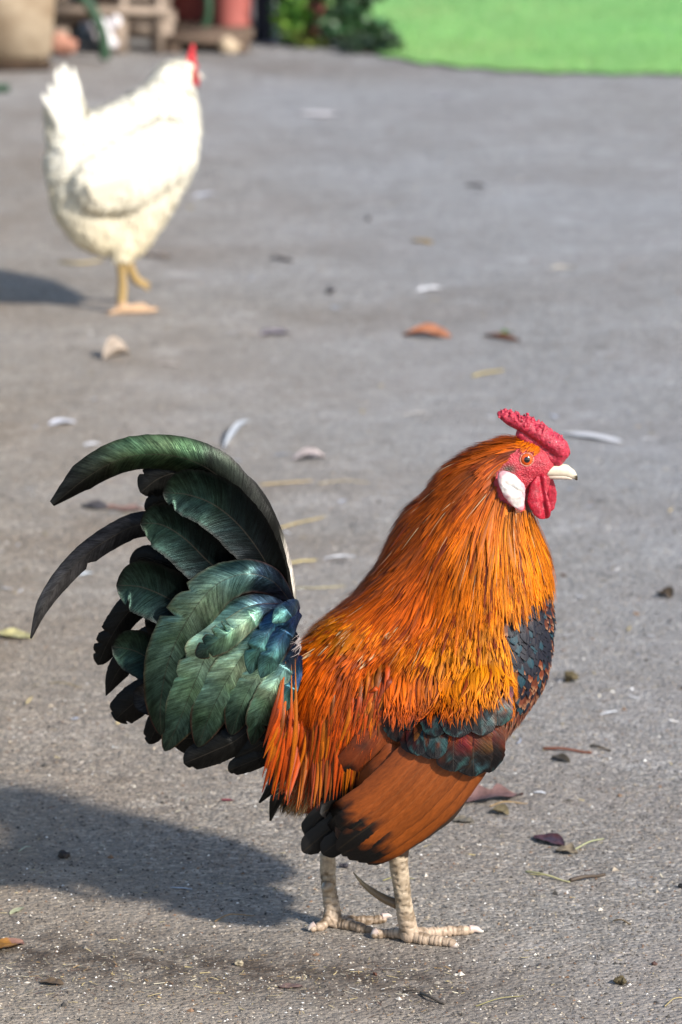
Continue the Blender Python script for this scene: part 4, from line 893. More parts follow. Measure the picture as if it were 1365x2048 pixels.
# fluff under the long feathers, so no skin shows
Pf, Nf, Uf = pick(~bare & ~wing, 9000); n = len(Pf)
ctr, nr = grow(RF, bvh, Pf, Nf, flow, rng.uniform(.010, .018, n), 3, .0006, np.full(n, .003)); cf, _ = hackle_color(Uf, n, 3)
lowm = (Uf[:, 1] > 1500) | vent[np.where(~bare & ~wing)[0][:9000]]
cf[lowm, :, :3] = (lin((150, 122, 86), .6)*rng.uniform(.4, 1.15, (lowm.sum(), 1)))[:, None]
bm_ = in_poly(Uf, breast_poly); cf[bm_, :, :3] = (lin((96, 52, 34), .6)*rng.uniform(.3, 1.2, (bm_.sum(), 1)))[:, None]
V, Q, C, U = strips(ctr, nr, rng.uniform(.0018, .0032, n), ROUND(np.linspace(0, 1, 4)), cf)
tag(mesh_obj('under_plumage', V, Q, SOFT, rooster, C, U), kind='stuff')
# neck hackle
Ph, Nh, Uh = pick(hack, 3000); n = len(Ph); rows = 7
hl = np.clip(.022+.026*np.clip((Uh[:, 1]-900)/170, 0, 1), .02, .05)*rng.uniform(.8, 1.2, n)
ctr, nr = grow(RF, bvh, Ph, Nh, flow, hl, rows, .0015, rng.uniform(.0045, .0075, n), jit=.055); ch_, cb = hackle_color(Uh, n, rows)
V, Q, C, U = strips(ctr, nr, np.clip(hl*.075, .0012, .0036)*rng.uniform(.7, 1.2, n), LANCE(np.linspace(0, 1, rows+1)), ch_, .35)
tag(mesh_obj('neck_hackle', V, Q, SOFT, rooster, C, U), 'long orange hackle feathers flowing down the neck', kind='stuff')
i2 = rng.integers(0, n, 7000); k_ = len(i2)
ctr2 = ctr[i2]+nr[i2]*rng.uniform(.0003, .0022, (k_, 1, 1))+np.cross(np.gradient(ctr[i2], axis=1), nr[i2])*rng.normal(0, .6, (k_, 1, 1))*np.linspace(.2, 1, rows+1)[None, :, None]
cst = ch_[i2].copy(); cst[..., :3] *= rng.uniform(.65, 1.5, (k_, 1, 1)); wh = rng.random(k_) < .02; cst[wh, :, :3] = lin((240, 205, 160), .6)
V, Q, C, U = strips(ctr2, nr[i2], rng.uniform(.00018, .00042, k_), STRAND(np.linspace(0, 1, rows+1)), cst, .1, 2)
tag(mesh_obj('hackle_barbs', V, Q, SOFT, rooster, C, U), kind='stuff')
# the outermost hackle feathers, each a part
hm_ = hack & (RF.lat(P0) < -.012) & (U0[:, 1] > 1000); Pk, Nk, Uk = pick(hm_, 150); nk = len(Pk)
ctk, nrk = grow(RF, bvh, Pk, Nk, flow, rng.uniform(.040, .058, nk), 11, .004, rng.uniform(.0070, .0088, nk), jit=.05); ck, cbk = hackle_color(Uk, nk, 11)
for i in range(nk):
    ts = np.linspace(0, 1, 12); hw = rng.uniform(.0017, .0030)*np.clip(ts/.45, .05, 1)*np.clip((1-ts)/.5, .03, 1)**.7; cc_ = cbk[i]
    big_feather('hackle_feather', ctk[i], nrk[i], hw, hw*rng.uniform(.8, 1.1), SADDLE, rooster, lambda t, q: np.concatenate([(cc_*(.75+.4*t)[:, None])*(1.08-.5*np.exp(-(q/.25)**2)*(t < .8)-.25*np.abs(q)**2)[:, None], np.ones((len(t), 1))], 1), .25, 7, fray=.06)
# back, shoulder and saddle
Ps, Ns, Us = pick(saddle, 4200); n = len(Ps)
sdl = np.clip((760-Us[:, 0])/90, 0, 1)*np.clip((Us[:, 1]-1290)/60, 0, 1)
sl = (.019+.024*sdl)*rng.uniform(.8, 1.2, n)
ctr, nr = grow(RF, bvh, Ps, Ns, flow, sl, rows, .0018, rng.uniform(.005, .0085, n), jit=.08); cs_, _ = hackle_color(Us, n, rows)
wm = (Us[:, 0] < 830) & (Us[:, 1] < 1300) & (rng.random(n) < .10); cs_[wm, :, :3] = lin((236, 200, 150), .66)  # pale glints painted into some upper back feathers
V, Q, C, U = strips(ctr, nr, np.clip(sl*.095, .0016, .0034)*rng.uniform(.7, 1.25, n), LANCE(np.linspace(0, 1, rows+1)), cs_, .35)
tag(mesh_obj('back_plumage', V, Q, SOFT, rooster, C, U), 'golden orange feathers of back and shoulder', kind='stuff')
i2 = rng.integers(0, n, 8000); k_ = len(i2)
ctr2 = ctr[i2]+nr[i2]*rng.uniform(.0003, .002, (k_, 1, 1))+np.cross(np.gradient(ctr[i2], axis=1), nr[i2])*rng.normal(0, .6, (k_, 1, 1))*np.linspace(.2, 1, rows+1)[None, :, None]
cst = cs_[i2].copy(); cst[..., :3] *= rng.uniform(.65, 1.55, (k_, 1, 1))
V, Q, C, U = strips(ctr2, nr[i2], rng.uniform(.00018, .0004, k_), STRAND(np.linspace(0, 1, rows+1)), cst, .1, 2)
tag(mesh_obj('back_barbs', V, Q, SOFT, rooster, C, U), kind='stuff')
# saddle feathers: long pointed tips hanging over flank and wing, each a part
spec = []
for k in range(190):
    t = (k*.618) % 1.0; u0 = 560+t*215+rng.normal(0, 7); v0 = np.interp(t, [0, .3, .7, 1], [1365, 1350, 1345, 1330])+rng.uniform(-40, 40)
    v1 = np.interp(t, [0, .12, .3, .5, .7, .85, 1], [1560, 1590, 1610, 1600, 1570, 1500, 1430])+rng.uniform(-75, 22)
    spec.append((u0, v0, u0+np.interp(t, [0, .3, 1], [-42, -12, -10])+rng.normal(0, 7), v1))
spec.sort(key=lambda s: s[3]*-1)
for k, (u0, v0, u1, v1) in enumerate(spec):
    um, vm = (u0+u1)/2+rng.normal(6, 4), (v0+v1)/2
    pp = []
    for (u, v) in ((u0, v0), (um, vm), (u1, v1)):
        p, _ = cast(u, v, -.045); pp.append(p)
    p0_, p1_, p2_ = pp; off = .003+.008*k/190
    base_lat = min(RF.lat(p0_), -.02); ctrs = []
    lat_mid = min(base_lat-.004, RF.lat(p1_))-.002; lat_tip = lat_mid+.004 if RF.lat(p2_) > lat_mid else RF.lat(p2_)-.002
    c = catmull(np.array([RF.pt(u0, v0, base_lat+.003), RF.pt(um, vm, lat_mid-off*.6), RF.pt(u1, v1, lat_tip-off*.7)]), 12)
    n_ = np.tile(-RF.n+np.array([0, 0, .25]), (12, 1)); n_ /= np.linalg.norm(n_[0])
    br = rng.uniform(.7, 1.25); a_ = lin((226, 128, 4), .62)*br; z_ = (lin((220, 84, 0), .64) if rng.random() < .65 else lin((224, 116, 0), .62))*rng.choice([.4, .7, .95, 1.1])
    ts = np.linspace(0, 1, 12); hw = rng.uniform(.0013, .0028)*np.clip(ts/.55, .04, 1)*np.clip((1-ts)/.45, .03, 1)**.7
    big_feather('saddle_feather', c, n_, hw, hw*rng.uniform(.8, 1.1), SADDLE, rooster, lambda t, q: np.concatenate([lerp_cols(t, [(0, a_), (.45, z_), (.8, z_*1.05), (1, z_*.8)])*(1-.45*np.abs(q)[:, None]**1.5), np.ones((len(t), 1))], 1), .22, 7, fray=.07)
# breast: scalloped rust feathers spangled with blue-black, each of the larger ones a part
Pb, Nb, Ub = pick(breast & (U0[:, 1] < 1500) & ~((U0[:, 0] < 1000) & (U0[:, 1] > 1440)), 1500); n = len(Pb); rows = 6
bl = np.interp(Ub[:, 1], [1080, 1300, 1400, 1560], [.015, .018, .022, .026])*rng.uniform(.85, 1.2, n)
ctr, nr = grow(RF, bvh, Pb, Nb, flow, bl, rows, .001, rng.uniform(.003, .0055, n), jit=.1)
cB = np.zeros((n, rows+1, 4)); t_ = np.linspace(0, 1, rows+1)
darkz = np.clip(1.25-np.hypot((Ub[:, 0]-1055)/62, (Ub[:, 1]-1235)/120), 0, 1)+.3*(Ub[:, 1] < 1400); isd = rng.random(n) < darkz*.85
teal = rng.random(n) < .22
for i in range(n):
    low_ = np.clip((Ub[i, 1]-1330)/90, 0, 1); ru = lin((118, 54, 28), .55)*(1-low_)+lin((132, 76, 58), .55)*low_; ru = ru*rng.uniform(.65, 1.3)
    tip = lin((30, 32, 48), .6) if not teal[i] else lin((40, 78, 92), .6)
    if isd[i]: cB[i] = lerp_cols(t_, [(0, rgba(ru, 1)), (.35, rgba(ru*.6, 1)), (.6, rgba(tip, 1)), (1, rgba(tip*.8, 1))])
    else: cB[i] = lerp_cols(t_, [(0, rgba(ru*.55, 1)), (.7, rgba(ru, 1)), (.93, rgba(ru*1.2, 1)), (1, rgba(lin((190, 140, 104), .6), 1))])
shp = np.where((Ub[:, 1] > 1380)[:, None], LANCE(t_)[None]*.9, ROUND(t_)[None]); bw = bl*np.where(Ub[:, 1] > 1380, .16, .27)
order = np.argsort((np.abs(Ub[:, 0]-1060)/60)+(RF.lat(Pb) > 0)*10); keep = order[:150]; rest = order[150:]
V, Q, C, U = strips(ctr[rest], nr[rest], bw[rest], shp[rest], cB[rest], .3)
tag(mesh_obj('breast_plumage', V, Q, RUST, rooster, C, U), 'rust brown breast feathers spangled with blue black', kind='stuff')
for i in keep:
    V, Q, C, U = strips(ctr[i:i+1]+nr[i:i+1]*.0006, nr[i:i+1], bw[i:i+1], shp[i:i+1], cB[i:i+1], .3, 5); mesh_obj('breast_feather', V, Q, RUST, rooster, C, U)
# vent and thigh fluff
Pv, Nv, Uv = pick(vent & ~bare, 5200); n = len(Pv)
ctr, nr = grow(RF, bvh, Pv, Nv, flow, rng.uniform(.010, .020, n), 4, .001, rng.uniform(.006, .012, n), free=.5, jit=.35, hang=.25)
cv_ = np.concatenate([(lin((176, 142, 98), .62)*rng.uniform(.45, 1.3, (n, 1)))[:, None]*np.ones((1, 5, 1)), np.ones((n, 5, 1))], 2)
V, Q, C, U = strips(ctr, nr, rng.uniform(.0002, .0005, n), STRAND(np.linspace(0, 1, 5)), cv_, .1, 2)
tag(mesh_obj('vent_fluff', V, Q, SOFT, rooster, C, U), 'tan downy fluff under the tail', kind='stuff')

# ---- wing: flight feathers, dark bar
def surf_spine(px, off, r=26, smooth=4):
    P = []; Nn = []
    for (u, v) in catmull(np.array(px, float), r):
        p, n_ = cast(u, v, -.055); P.append(p); Nn.append(n_ if n_@RF.n < 0 else -RF.n)
    P = np.array(P); Nn = np.array(Nn)
    for _ in range(smooth):
        P[1:-1] = (P[:-2]+2*P[1:-1]+P[2:])/4; Nn[1:-1] = (Nn[:-2]+2*Nn[1:-1]+Nn[2:])/4
    Nn = Nn*.6-RF.n*.4; Nn /= np.linalg.norm(Nn, axis=1)[:, None]
    return P+Nn*np.linspace(off[0], off[1], r)[:, None], Nn
PX = 1/2420.0
NS = 13
for i in range(NS):
    s = i/(NS-1)                                   # 0 innermost, on top; 1 lowest edge of the wing
    b0 = np.array([778, 1425])*(1-s)+np.array([988, 1500])*s
    e0 = np.array([np.interp(s, [0, .2, .5, .8, 1], [655, 640, 655, 690, 735]), np.interp(s, [0, .2, .5, .8, 1], [1570, 1612, 1675, 1712, 1724])])
    md = (b0+e0)/2+np.array([10, 12])*(.4+.9*s)
    P, Nn = surf_spine([b0, md, e0], (.0018+.0006*(NS-i)*.6, .0038+.0006*(NS-i)), 30)
    t = np.linspace(0, 1, 30); tip = np.sqrt(np.clip(1-np.clip((t-.80)/.20, 0, 1)**2, .02, 1)); hw = (25+4*(1-s))*PX*tip*np.clip(.6+t*1.4, 0, 1)
    or_ = lin((164, 82, 20), .6)*(1-.15*rng.random()); rd = lin((140, 62, 26), .6)
    bc = or_*s**.5+rd*(1-s**.5); bk0 = np.interp(s, [0, .3, .7, 1], [.62, .66, .72, .86])
    sh0 = rng.normal(0, .05)
    def cf_(t, q, bc=bc, bk0=bk0, s=s, sh0=sh0, i=i):
        a = bk0+sh0+.05*np.sin(q*3+i*2.3)+.05*np.abs(q)+rng.normal(0, .02, len(t)); k = np.clip((t-a)/.09, 0, 1)[:, None]
        base = bc[None]*(1-.18*(q < 0)*np.abs(q)-.35*np.clip((np.abs(q)-.86)/.14, 0, 1))[:, None]*(.85+.3*t)[:, None]*(1+.10*np.sin(i*2.4))
        bl_ = np.exp(-(((t-.40)/.06)**2+((q-.2)/.5)**2))[:, None]*(.75 if s < .25 else 0)
        base = base*(1-bl_)+lin((44, 34, 34), .6)*bl_
        return np.concatenate([base*(1-k)+lin((18, 15, 14), .6)*k, np.ones((len(t), 1))], 1)
    big_feather('wing_feather', P, Nn, hw, hw*.95, RUST, rooster, cf_, .12, 7, fray=.02)
for (px, hw_, la) in (([(740, 1590), (670, 1650), (606, 1704)], 24, -.040), ([(760, 1600), (700, 1665), (645, 1708)], 24, -.048), ([(720, 1570), (650, 1625), (612, 1672)], 22, -.034)):
    t = np.linspace(0, 1, 22); P = np.array([RF.pt(u, v, la) for u, v in catmull(np.array(px, float), 22)]); Nn = np.tile(-RF.n, (22, 1)); hw = hw_*PX*np.sqrt(np.clip(1-np.clip((t-.8)/.2, 0, 1)**2, .03, 1))
    big_feather('wing_feather', P, Nn, hw, hw, RUST, rooster, lambda t, q: np.concatenate([np.tile(lin((20, 17, 16), .6), (len(t), 1))*(1+.3*q[:, None]), np.ones((len(t), 1))], 1), .15, 7)
def bar_feather(u1, v1, L_, hw_, off, kind, du=4):
    u0, v0 = u1+du, v1-L_
    P, Nn = surf_spine([(u0, v0), ((u0+u1)/2, (v0+v1)/2), (u1, v1)], off, 18); t = np.linspace(0, 1, 18)
    hw = hw_*PX*np.sqrt(np.clip(1-np.clip((t-.55)/.45, 0, 1)**2, .03, 1)); o1, o2 = rng.uniform(0, 90, 2)
    def cf_(t, q):
        nz = np.array([mnoise.fractal(Vector((x*2.2+o1, y*1.6, o2)), 1.0, 2.0, 3) for x, y in zip(t, q)]); nz2 = np.array([mnoise.fractal(Vector((x*3+o2, y*2.5, o1)), 1.0, 2.0, 4) for x, y in zip(t, q)])
        rust = lin((98, 44, 22), .6); dark = lin((30, 27, 28), .6); tl = np.array([.024, .062, .062])
        kd = np.clip((t-.42)/.3+nz*1.1, 0, 1)[:, None]; c = rust*(1-kd)+dark*kd
        kt = (np.clip(nz2*4+(-.55 if kind == 2 else -1.5), 0, 1)*np.clip((t-.3)*4, 0, 1))[:, None]*.85; c = c*(1-kt)+tl*kt
        return np.concatenate([c, (.05+.3*kt)], 1)
    return big_feather('wing_bar_feather', P, Nn, hw, hw, GLOSS, rooster, cf_, .03, 9, fray=.03)
for (u1, v1) in ((802, 1478), (832, 1503), (866, 1519), (904, 1531), (940, 1537), (972, 1524)): bar_feather(u1+rng.normal(0, 4), v1+rng.normal(0, 3), 100, rng.uniform(30, 40), (.005, .0108), 1)
for (u1, v1) in ((840, 1508), (872, 1512)): bar_feather(u1, v1, 80, 24, (.006, .0116), 2)
for (u1, v1) in ((822, 1455), (870, 1470), (912, 1478), (955, 1474), (992, 1444)): bar_feather(u1+rng.normal(0, 5), v1+rng.normal(0, 5), 76, rng.uniform(26, 34), (.006, .0122), 2)
# shoulder feathers hanging over the top of the bar
n = 460; su = rng.uniform(780, 1006, n); sv_ = 1372+rng.uniform(-26, 16, n)-np.clip(su-930, 0, 99)*.55; ctrs = []; nrs = []; rows = 7
for a_, b_ in zip(su, sv_):
    P, Nn = surf_spine([(a_, b_), (a_-2+rng.normal(0, 4), b_+28), (a_-4+rng.normal(0, 7), b_+rng.uniform(50, 72))], (.004, .0150), rows+1, 2); ctrs.append(P); nrs.append(Nn)
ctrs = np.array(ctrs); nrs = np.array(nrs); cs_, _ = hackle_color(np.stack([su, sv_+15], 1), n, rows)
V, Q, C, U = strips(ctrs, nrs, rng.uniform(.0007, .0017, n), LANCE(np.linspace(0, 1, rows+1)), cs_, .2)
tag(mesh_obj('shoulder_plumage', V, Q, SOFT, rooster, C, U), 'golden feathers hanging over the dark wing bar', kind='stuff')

# ---- tail
BLK = np.array([.008, .0078, .007])
def tail(name, px, hp, hm, lat, style=0, notch=(), tipr=.86, camber=.32, r=64, tilt=0.0, white=False, wave=0.0, gain=1.0):
    px = catmull(np.array(px, float), r); t = np.linspace(0, 1, r); la = np.interp(t, np.linspace(0, 1, len(lat)), lat)
    P = np.array([RF.pt(u, v, l) for (u, v), l in zip(px, la)]); k = PX
    tip = np.sqrt(np.clip(1-np.clip((t-tipr)/(1-tipr), 0, 1)**2, .004, 1)) if tipr < 1 else np.ones(r)
    A = np.interp(t, np.linspace(0, 1, len(hp)), hp)*k*tip; Bm = np.interp(t, np.linspace(0, 1, len(hm)), hm)*k*tip
    Nn = np.tile(-RF.n+np.array([tilt*.5, 0, tilt]), (r, 1)); Nn /= np.linalg.norm(Nn[0])
    def cf_(t, q):
        if style == 0:   g = lerp_cols(t, [(0, rgba(BLK, .3)), (.35, rgba((.014, .015, .013), .6)), (.5, rgba((.02, .028, .02), .8)), (.58, rgba((.10, .17, .085), .95)), (.72, rgba((.15, .22, .11), .95)), (.82, rgba((.06, .075, .05), .9)), (.9, rgba((.024, .024, .02), .7)), (1, rgba((.02, .02, .018), .5))])
        elif style == 1: g = lerp_cols(t, [(0, rgba(BLK, .3)), (.5, rgba((.012, .022, .024), .7)), (.75, rgba((.026, .055, .044), .9)), (.93, rgba((.048, .09, .062), .9)), (1, rgba(BLK*2, .6))])
        elif style == 2: g = lerp_cols(t, [(0, rgba((.008, .010, .022), .95)), (.2, rgba((.018, .036, .05), .97)), (.32, rgba((.12, .23, .18), 1)), (.46, rgba((.32, .46, .30), 1)), (.62, rgba((.13, .23, .155), 1)), (.82, rgba((.028, .055, .038), .9)), (1, rgba((.01, .014, .011), .6))])  # pale highlight painted mid-feather, tips darkened
        elif style == 3: g = lerp_cols(t, [(0, rgba(BLK*.7, .1)), (1, rgba(BLK*.8, .25))])
        elif style == 5: g = lerp_cols(t, [(0, rgba((.010, .012, .04), .95)), (.4, rgba((.016, .045, .075), 1)), (.8, rgba((.07, .17, .14), 1)), (1, rgba((.03, .07, .06), .8))])
        else: g = lerp_cols(t, [(0, rgba(BLK*2, .3)), (.6, rgba((.016, .016, .018), .6)), (.85, rgba((.07, .065, .065), .7)), (1, rgba((.03, .028, .028), .6))])
        rim = np.clip((np.abs(q)-.9)/.1, 0, 1)[:, None]*.75; rc = rgba(lin((88, 44, 30), .5) if style == 2 else BLK, .2); g = g*(1-rim)+rc*rim
        if style in (0, 1):
            m_ = np.clip(q*1.2+.5, 0.2, 1)[:, None] if style == 0 else np.clip(.75-q*.5, .25, 1)[:, None]; g[:, :3] *= m_  # one vane half darkened, so the sheen on the other is painted
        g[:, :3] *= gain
        if white: kk = np.clip(1-np.abs(t-.28)/.3, 0, 1)[:, None]*(q > -.2)[:, None]; g = g*(1-kk)+rgba((.55, .5, .44), 0)*kk
        return g
    return big_feather(name, P, Nn, A, Bm, GLOSS, rooster, cf_, camber, 13, notch, .012, wave)
TB = (588, 1225)
# upright main tail and sickles
s1 = tail('sickle_feather', [(583, 1225), (555, 1150), (520, 1068), (478, 1000), (430, 947), (370, 917), (300, 909), (235, 921), (172, 957), (106, 1010)], [10, 26, 38, 42, 44, 40, 38, 37, 34, 9], [10, 26, 40, 44, 40, 34, 32, 30, 24, 4], [-.002, -.012, -.014, -.012, -.012], 0, tipr=1.0, camber=.35, gain=.75)
s1['label'] = 'longest green sickle feather arching over the tail'
tail('tail_feather', [(592, 1240), (578, 1160), (556, 1085), (522, 1010), (478, 945)], [5, 12, 16, 18, 14], [5, 10, 14, 16, 12], [.004, .006, .006], 3, white=True)
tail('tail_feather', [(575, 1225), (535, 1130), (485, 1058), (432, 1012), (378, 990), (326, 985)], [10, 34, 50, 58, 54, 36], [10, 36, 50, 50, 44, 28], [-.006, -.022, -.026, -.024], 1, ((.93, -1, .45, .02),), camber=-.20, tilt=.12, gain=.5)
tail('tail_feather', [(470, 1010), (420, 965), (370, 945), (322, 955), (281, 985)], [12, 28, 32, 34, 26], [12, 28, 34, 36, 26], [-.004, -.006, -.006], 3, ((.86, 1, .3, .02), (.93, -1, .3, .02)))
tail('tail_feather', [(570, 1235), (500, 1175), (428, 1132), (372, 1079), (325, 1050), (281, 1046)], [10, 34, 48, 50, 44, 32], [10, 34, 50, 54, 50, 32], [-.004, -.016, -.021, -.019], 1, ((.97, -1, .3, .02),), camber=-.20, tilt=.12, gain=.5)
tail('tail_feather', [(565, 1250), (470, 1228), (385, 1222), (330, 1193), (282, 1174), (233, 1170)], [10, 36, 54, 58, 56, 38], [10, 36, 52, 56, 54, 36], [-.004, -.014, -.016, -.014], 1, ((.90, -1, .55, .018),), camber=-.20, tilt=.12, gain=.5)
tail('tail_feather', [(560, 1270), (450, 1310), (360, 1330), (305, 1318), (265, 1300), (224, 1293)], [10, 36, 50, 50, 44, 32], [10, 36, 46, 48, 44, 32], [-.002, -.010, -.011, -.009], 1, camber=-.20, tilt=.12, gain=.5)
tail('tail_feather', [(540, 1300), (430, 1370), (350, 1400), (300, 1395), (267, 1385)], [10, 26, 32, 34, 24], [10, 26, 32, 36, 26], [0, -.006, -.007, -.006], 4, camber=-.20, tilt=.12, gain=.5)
s2 = tail('sickle_feather', [(575, 1235), (470, 1120), (360, 1058), (280, 1050), (215, 1080), (165, 1117), (122, 1163), (86, 1215), (62, 1277)], [8, 24, 28, 26, 25, 24, 22, 16, 2], [8, 24, 30, 28, 26, 24, 20, 14, 2], [.004, .004, .002, .000], 4, ((.66, -1, .7, .012),), tipr=1.0)
s2['label'] = 'narrow dark sickle feather drooping behind the tail'
# far half of the tail, seen as dark shapes behind
for px, hw_, nt_ in (([(420, 1230), (320, 1190), (262, 1220), (222, 1275), (196, 1330)], [10, 26, 30, 26, 20], ((.75, 1, .35, .02), (.84, 1, .3, .015), (.92, 1, .3, .02))),
               ([(420, 1260), (320, 1270), (262, 1310), (232, 1350), (212, 1392)], [10, 26, 28, 22, 4], ()),
               ([(430, 1330), (340, 1370), (285, 1395), (252, 1420), (230, 1440)], [10, 28, 36, 34, 26], ((.9, -1, .4, .02), (.95, 1, .3, .02))),
               ([(430, 1380), (360, 1410), (320, 1445), (298, 1488)], [10, 28, 26, 16], ((.93, 1, .3, .02),)),
               ([(430, 1200), (340, 1140), (290, 1115), (262, 1140)], [10, 24, 26, 10], ()),
               ([(470, 1060), (390, 1010), (330, 1000), (290, 1020)], [10, 22, 24, 14], ()),
               ([(570, 1230), (500, 1120), (430, 1060), (350, 1040)], [14, 50, 56, 30], ()),
               ([(570, 1240), (480, 1190), (390, 1150), (310, 1120)], [14, 50, 54, 28], ()),
               ([(570, 1260), (470, 1260), (380, 1260), (290, 1240)], [14, 54, 58, 30], ()),
               ([(570, 1290), (470, 1350), (380, 1380), (300, 1370)], [14, 54, 60, 34], ()),
               ([(580, 1340), (500, 1430), (420, 1470), (340, 1480)], [14, 50, 54, 24], ())):
    tail('tail_feather', px, hw_, hw_, [.004, .014, .018] if px[0][0] < 480 else [.002, .006, .008], 3, nt_)
# coverts on the near side
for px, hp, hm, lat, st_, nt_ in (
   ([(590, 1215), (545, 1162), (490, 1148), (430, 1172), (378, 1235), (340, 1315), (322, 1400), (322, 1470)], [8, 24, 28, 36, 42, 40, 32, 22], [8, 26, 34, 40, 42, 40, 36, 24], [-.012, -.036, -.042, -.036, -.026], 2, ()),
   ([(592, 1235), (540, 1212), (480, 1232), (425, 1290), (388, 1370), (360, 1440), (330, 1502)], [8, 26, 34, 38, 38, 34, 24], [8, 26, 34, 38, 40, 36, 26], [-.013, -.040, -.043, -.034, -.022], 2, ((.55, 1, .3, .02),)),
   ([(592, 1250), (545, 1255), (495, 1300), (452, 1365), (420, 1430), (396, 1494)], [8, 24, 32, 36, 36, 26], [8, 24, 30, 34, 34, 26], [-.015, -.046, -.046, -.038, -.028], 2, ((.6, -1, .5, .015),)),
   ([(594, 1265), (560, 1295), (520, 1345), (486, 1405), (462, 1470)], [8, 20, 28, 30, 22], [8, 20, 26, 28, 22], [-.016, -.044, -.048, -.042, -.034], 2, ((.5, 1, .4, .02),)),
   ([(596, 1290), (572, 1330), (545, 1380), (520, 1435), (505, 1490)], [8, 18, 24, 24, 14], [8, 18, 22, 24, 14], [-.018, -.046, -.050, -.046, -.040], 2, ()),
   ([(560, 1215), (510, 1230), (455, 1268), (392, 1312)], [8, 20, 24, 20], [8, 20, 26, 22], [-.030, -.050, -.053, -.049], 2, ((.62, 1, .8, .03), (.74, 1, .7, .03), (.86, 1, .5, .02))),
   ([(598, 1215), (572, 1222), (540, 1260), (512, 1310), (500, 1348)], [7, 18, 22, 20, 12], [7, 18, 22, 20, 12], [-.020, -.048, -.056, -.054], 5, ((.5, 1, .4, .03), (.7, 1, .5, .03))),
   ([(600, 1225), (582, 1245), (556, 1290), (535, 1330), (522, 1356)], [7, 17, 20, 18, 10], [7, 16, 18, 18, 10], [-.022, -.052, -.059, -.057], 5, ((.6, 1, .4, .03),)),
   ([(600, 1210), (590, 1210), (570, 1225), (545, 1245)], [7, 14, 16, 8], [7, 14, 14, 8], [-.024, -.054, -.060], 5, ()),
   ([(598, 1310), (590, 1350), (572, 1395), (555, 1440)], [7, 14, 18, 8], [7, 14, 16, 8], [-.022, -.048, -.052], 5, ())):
    tail('covert_feather', px, np.array(hp)*1.18, np.array(hm)*1.18, lat, st_, tuple(nt_)+tuple((rng.uniform(.35, .92), rng.choice([-1, 1]), rng.uniform(.25, .7), rng.uniform(.008, .016)) for _ in range(2)), camber=.30, wave=.06, tilt=rng.uniform(.1, .45), tipr=.64, gain=.62 if px[-1][0] < 325 else 1.4)  # inner coverts brightened in colour as painted highlights
for px, hw_ in (([(560, 1400), (480, 1475), (425, 1503), (368, 1527)], [16, 30, 32, 22]), ([(590, 1470), (530, 1510), (490, 1528), (457, 1542)], [12, 22, 22, 14]), ([(580, 1440), (520, 1490), (470, 1515)], [12, 24, 14])):
    tail('tail_feather', px, hw_, hw_, [-.02, -.03, -.026], 3, ((.94, -1, .3, .03),))
for px, hw_ in (([(560, 1540), (540, 1580), (519, 1606)], [8, 10, 2]), ([(575, 1560), (553, 1600), (541, 1642)], [8, 13, 2]), ([(590, 1580), (575, 1600), (565, 1625)], [6, 6, 1])):
    tail('vent_feather', px, hw_, hw_, [-.02, -.024, -.02], 3, tipr=1.0)
# wisp of down where the tail joins the back
n = 26; c0 = np.array([RF.pt(600+rng.normal(0, 3), 1282+rng.normal(0, 9), -.046+rng.normal(0, .004)) for _ in range(n)])
D = np.stack([rng.normal(-.5, .4, n), rng.normal(-.5, .3, n), rng.normal(-.5, .5, n)], 1); D /= np.linalg.norm(D, axis=1)[:, None]
V, Q, C, U = ribbon_batch(c0, D, np.tile(-RF.n, (n, 1))+rng.normal(0, .3, (n, 3)), rng.uniform(.004, .008, n), rng.uniform(.0002, .0004, n), 3, lambda t: 1-t*.7, np.concatenate([np.tile(lin((206, 190, 186), .6), (n, 1)), np.ones((n, 1))], 1), rng.normal(0, .2, (n, 3)))
tag(mesh_obj('down_tuft', V, Q, SOFT, rooster, C, U), 'pale down where the tail joins the back', kind='stuff')

# ================================================================== HEN
HG = G(243, 622); HF = Frame((HG[0], HG[1]), math.radians(28))
hen = thing('hen', (HG[0], HG[1], 0), 'white hen walking away on the asphalt at upper left', 'hen')
hb = Blob(HF)
hb.chain([(345, 155, 30, 0, .85), (338, 200, 52, 0, .75), (325, 255, 74, 0, .7), (300, 310, 92, 0, .72), (270, 380, 84, 0, .75), (258, 440, 58, 0, .85), (250, 480, 36, 0, 1)], step=.2)
hb.chain([(300, 310, 92, 0, .72), (240, 300, 84, 0, .76), (190, 310, 82, 0, .76), (165, 330, 72, 0, .8), (168, 402, 60, 0, .85), (190, 440, 54, 0, .85), (214, 464, 42, 0, .9)], step=.2)
hb.chain([(165, 320, 66, 0, .8), (140, 265, 44, 0, .7), (128, 215, 34, 0, .6)], step=.2)
hb.chain([(345, 155, 30, 0, .85), (370, 148, 26, 0, .8), (384, 156, 16, 0, .8)], step=.2)
hb.chain([(335, 300, 60, -.046, .45), (260, 345, 68, -.050, .45), (205, 365, 54, -.048, .45)], mirror=True, step=.2)
hb.chain([(205, 285, 58, 0, .8), (260, 262, 60, 0, .75), (310, 225, 52, 0, .75)], step=.2)
HL = [[(246, 480, 20, -.02), (243, 520, 13, -.022), (245, 570, 10, -.02), (243, 612, 11, -.018), (243, 624, 11, -.018)],
      [(243, 624, 8, -.018), (270, 628, 8.5, -.026), (312, 632, 6, -.030)], [(243, 624, 8, -.018), (268, 622, 8.5, -.004), (290, 622, 6, .01)], [(243, 626, 8, -.018), (228, 628, 6, -.020), (216, 632, 4, -.022)],
      [(258, 480, 18, .02), (258, 525, 12, .03), (266, 548, 10, .032), (274, 562, 10, .034)], [(272, 560, 8, .034), (284, 568, 6.5, .03), (297, 579, 5, .026)], [(272, 560, 8, .034), (285, 562, 6, .05), (300, 570, 5, .06)]]
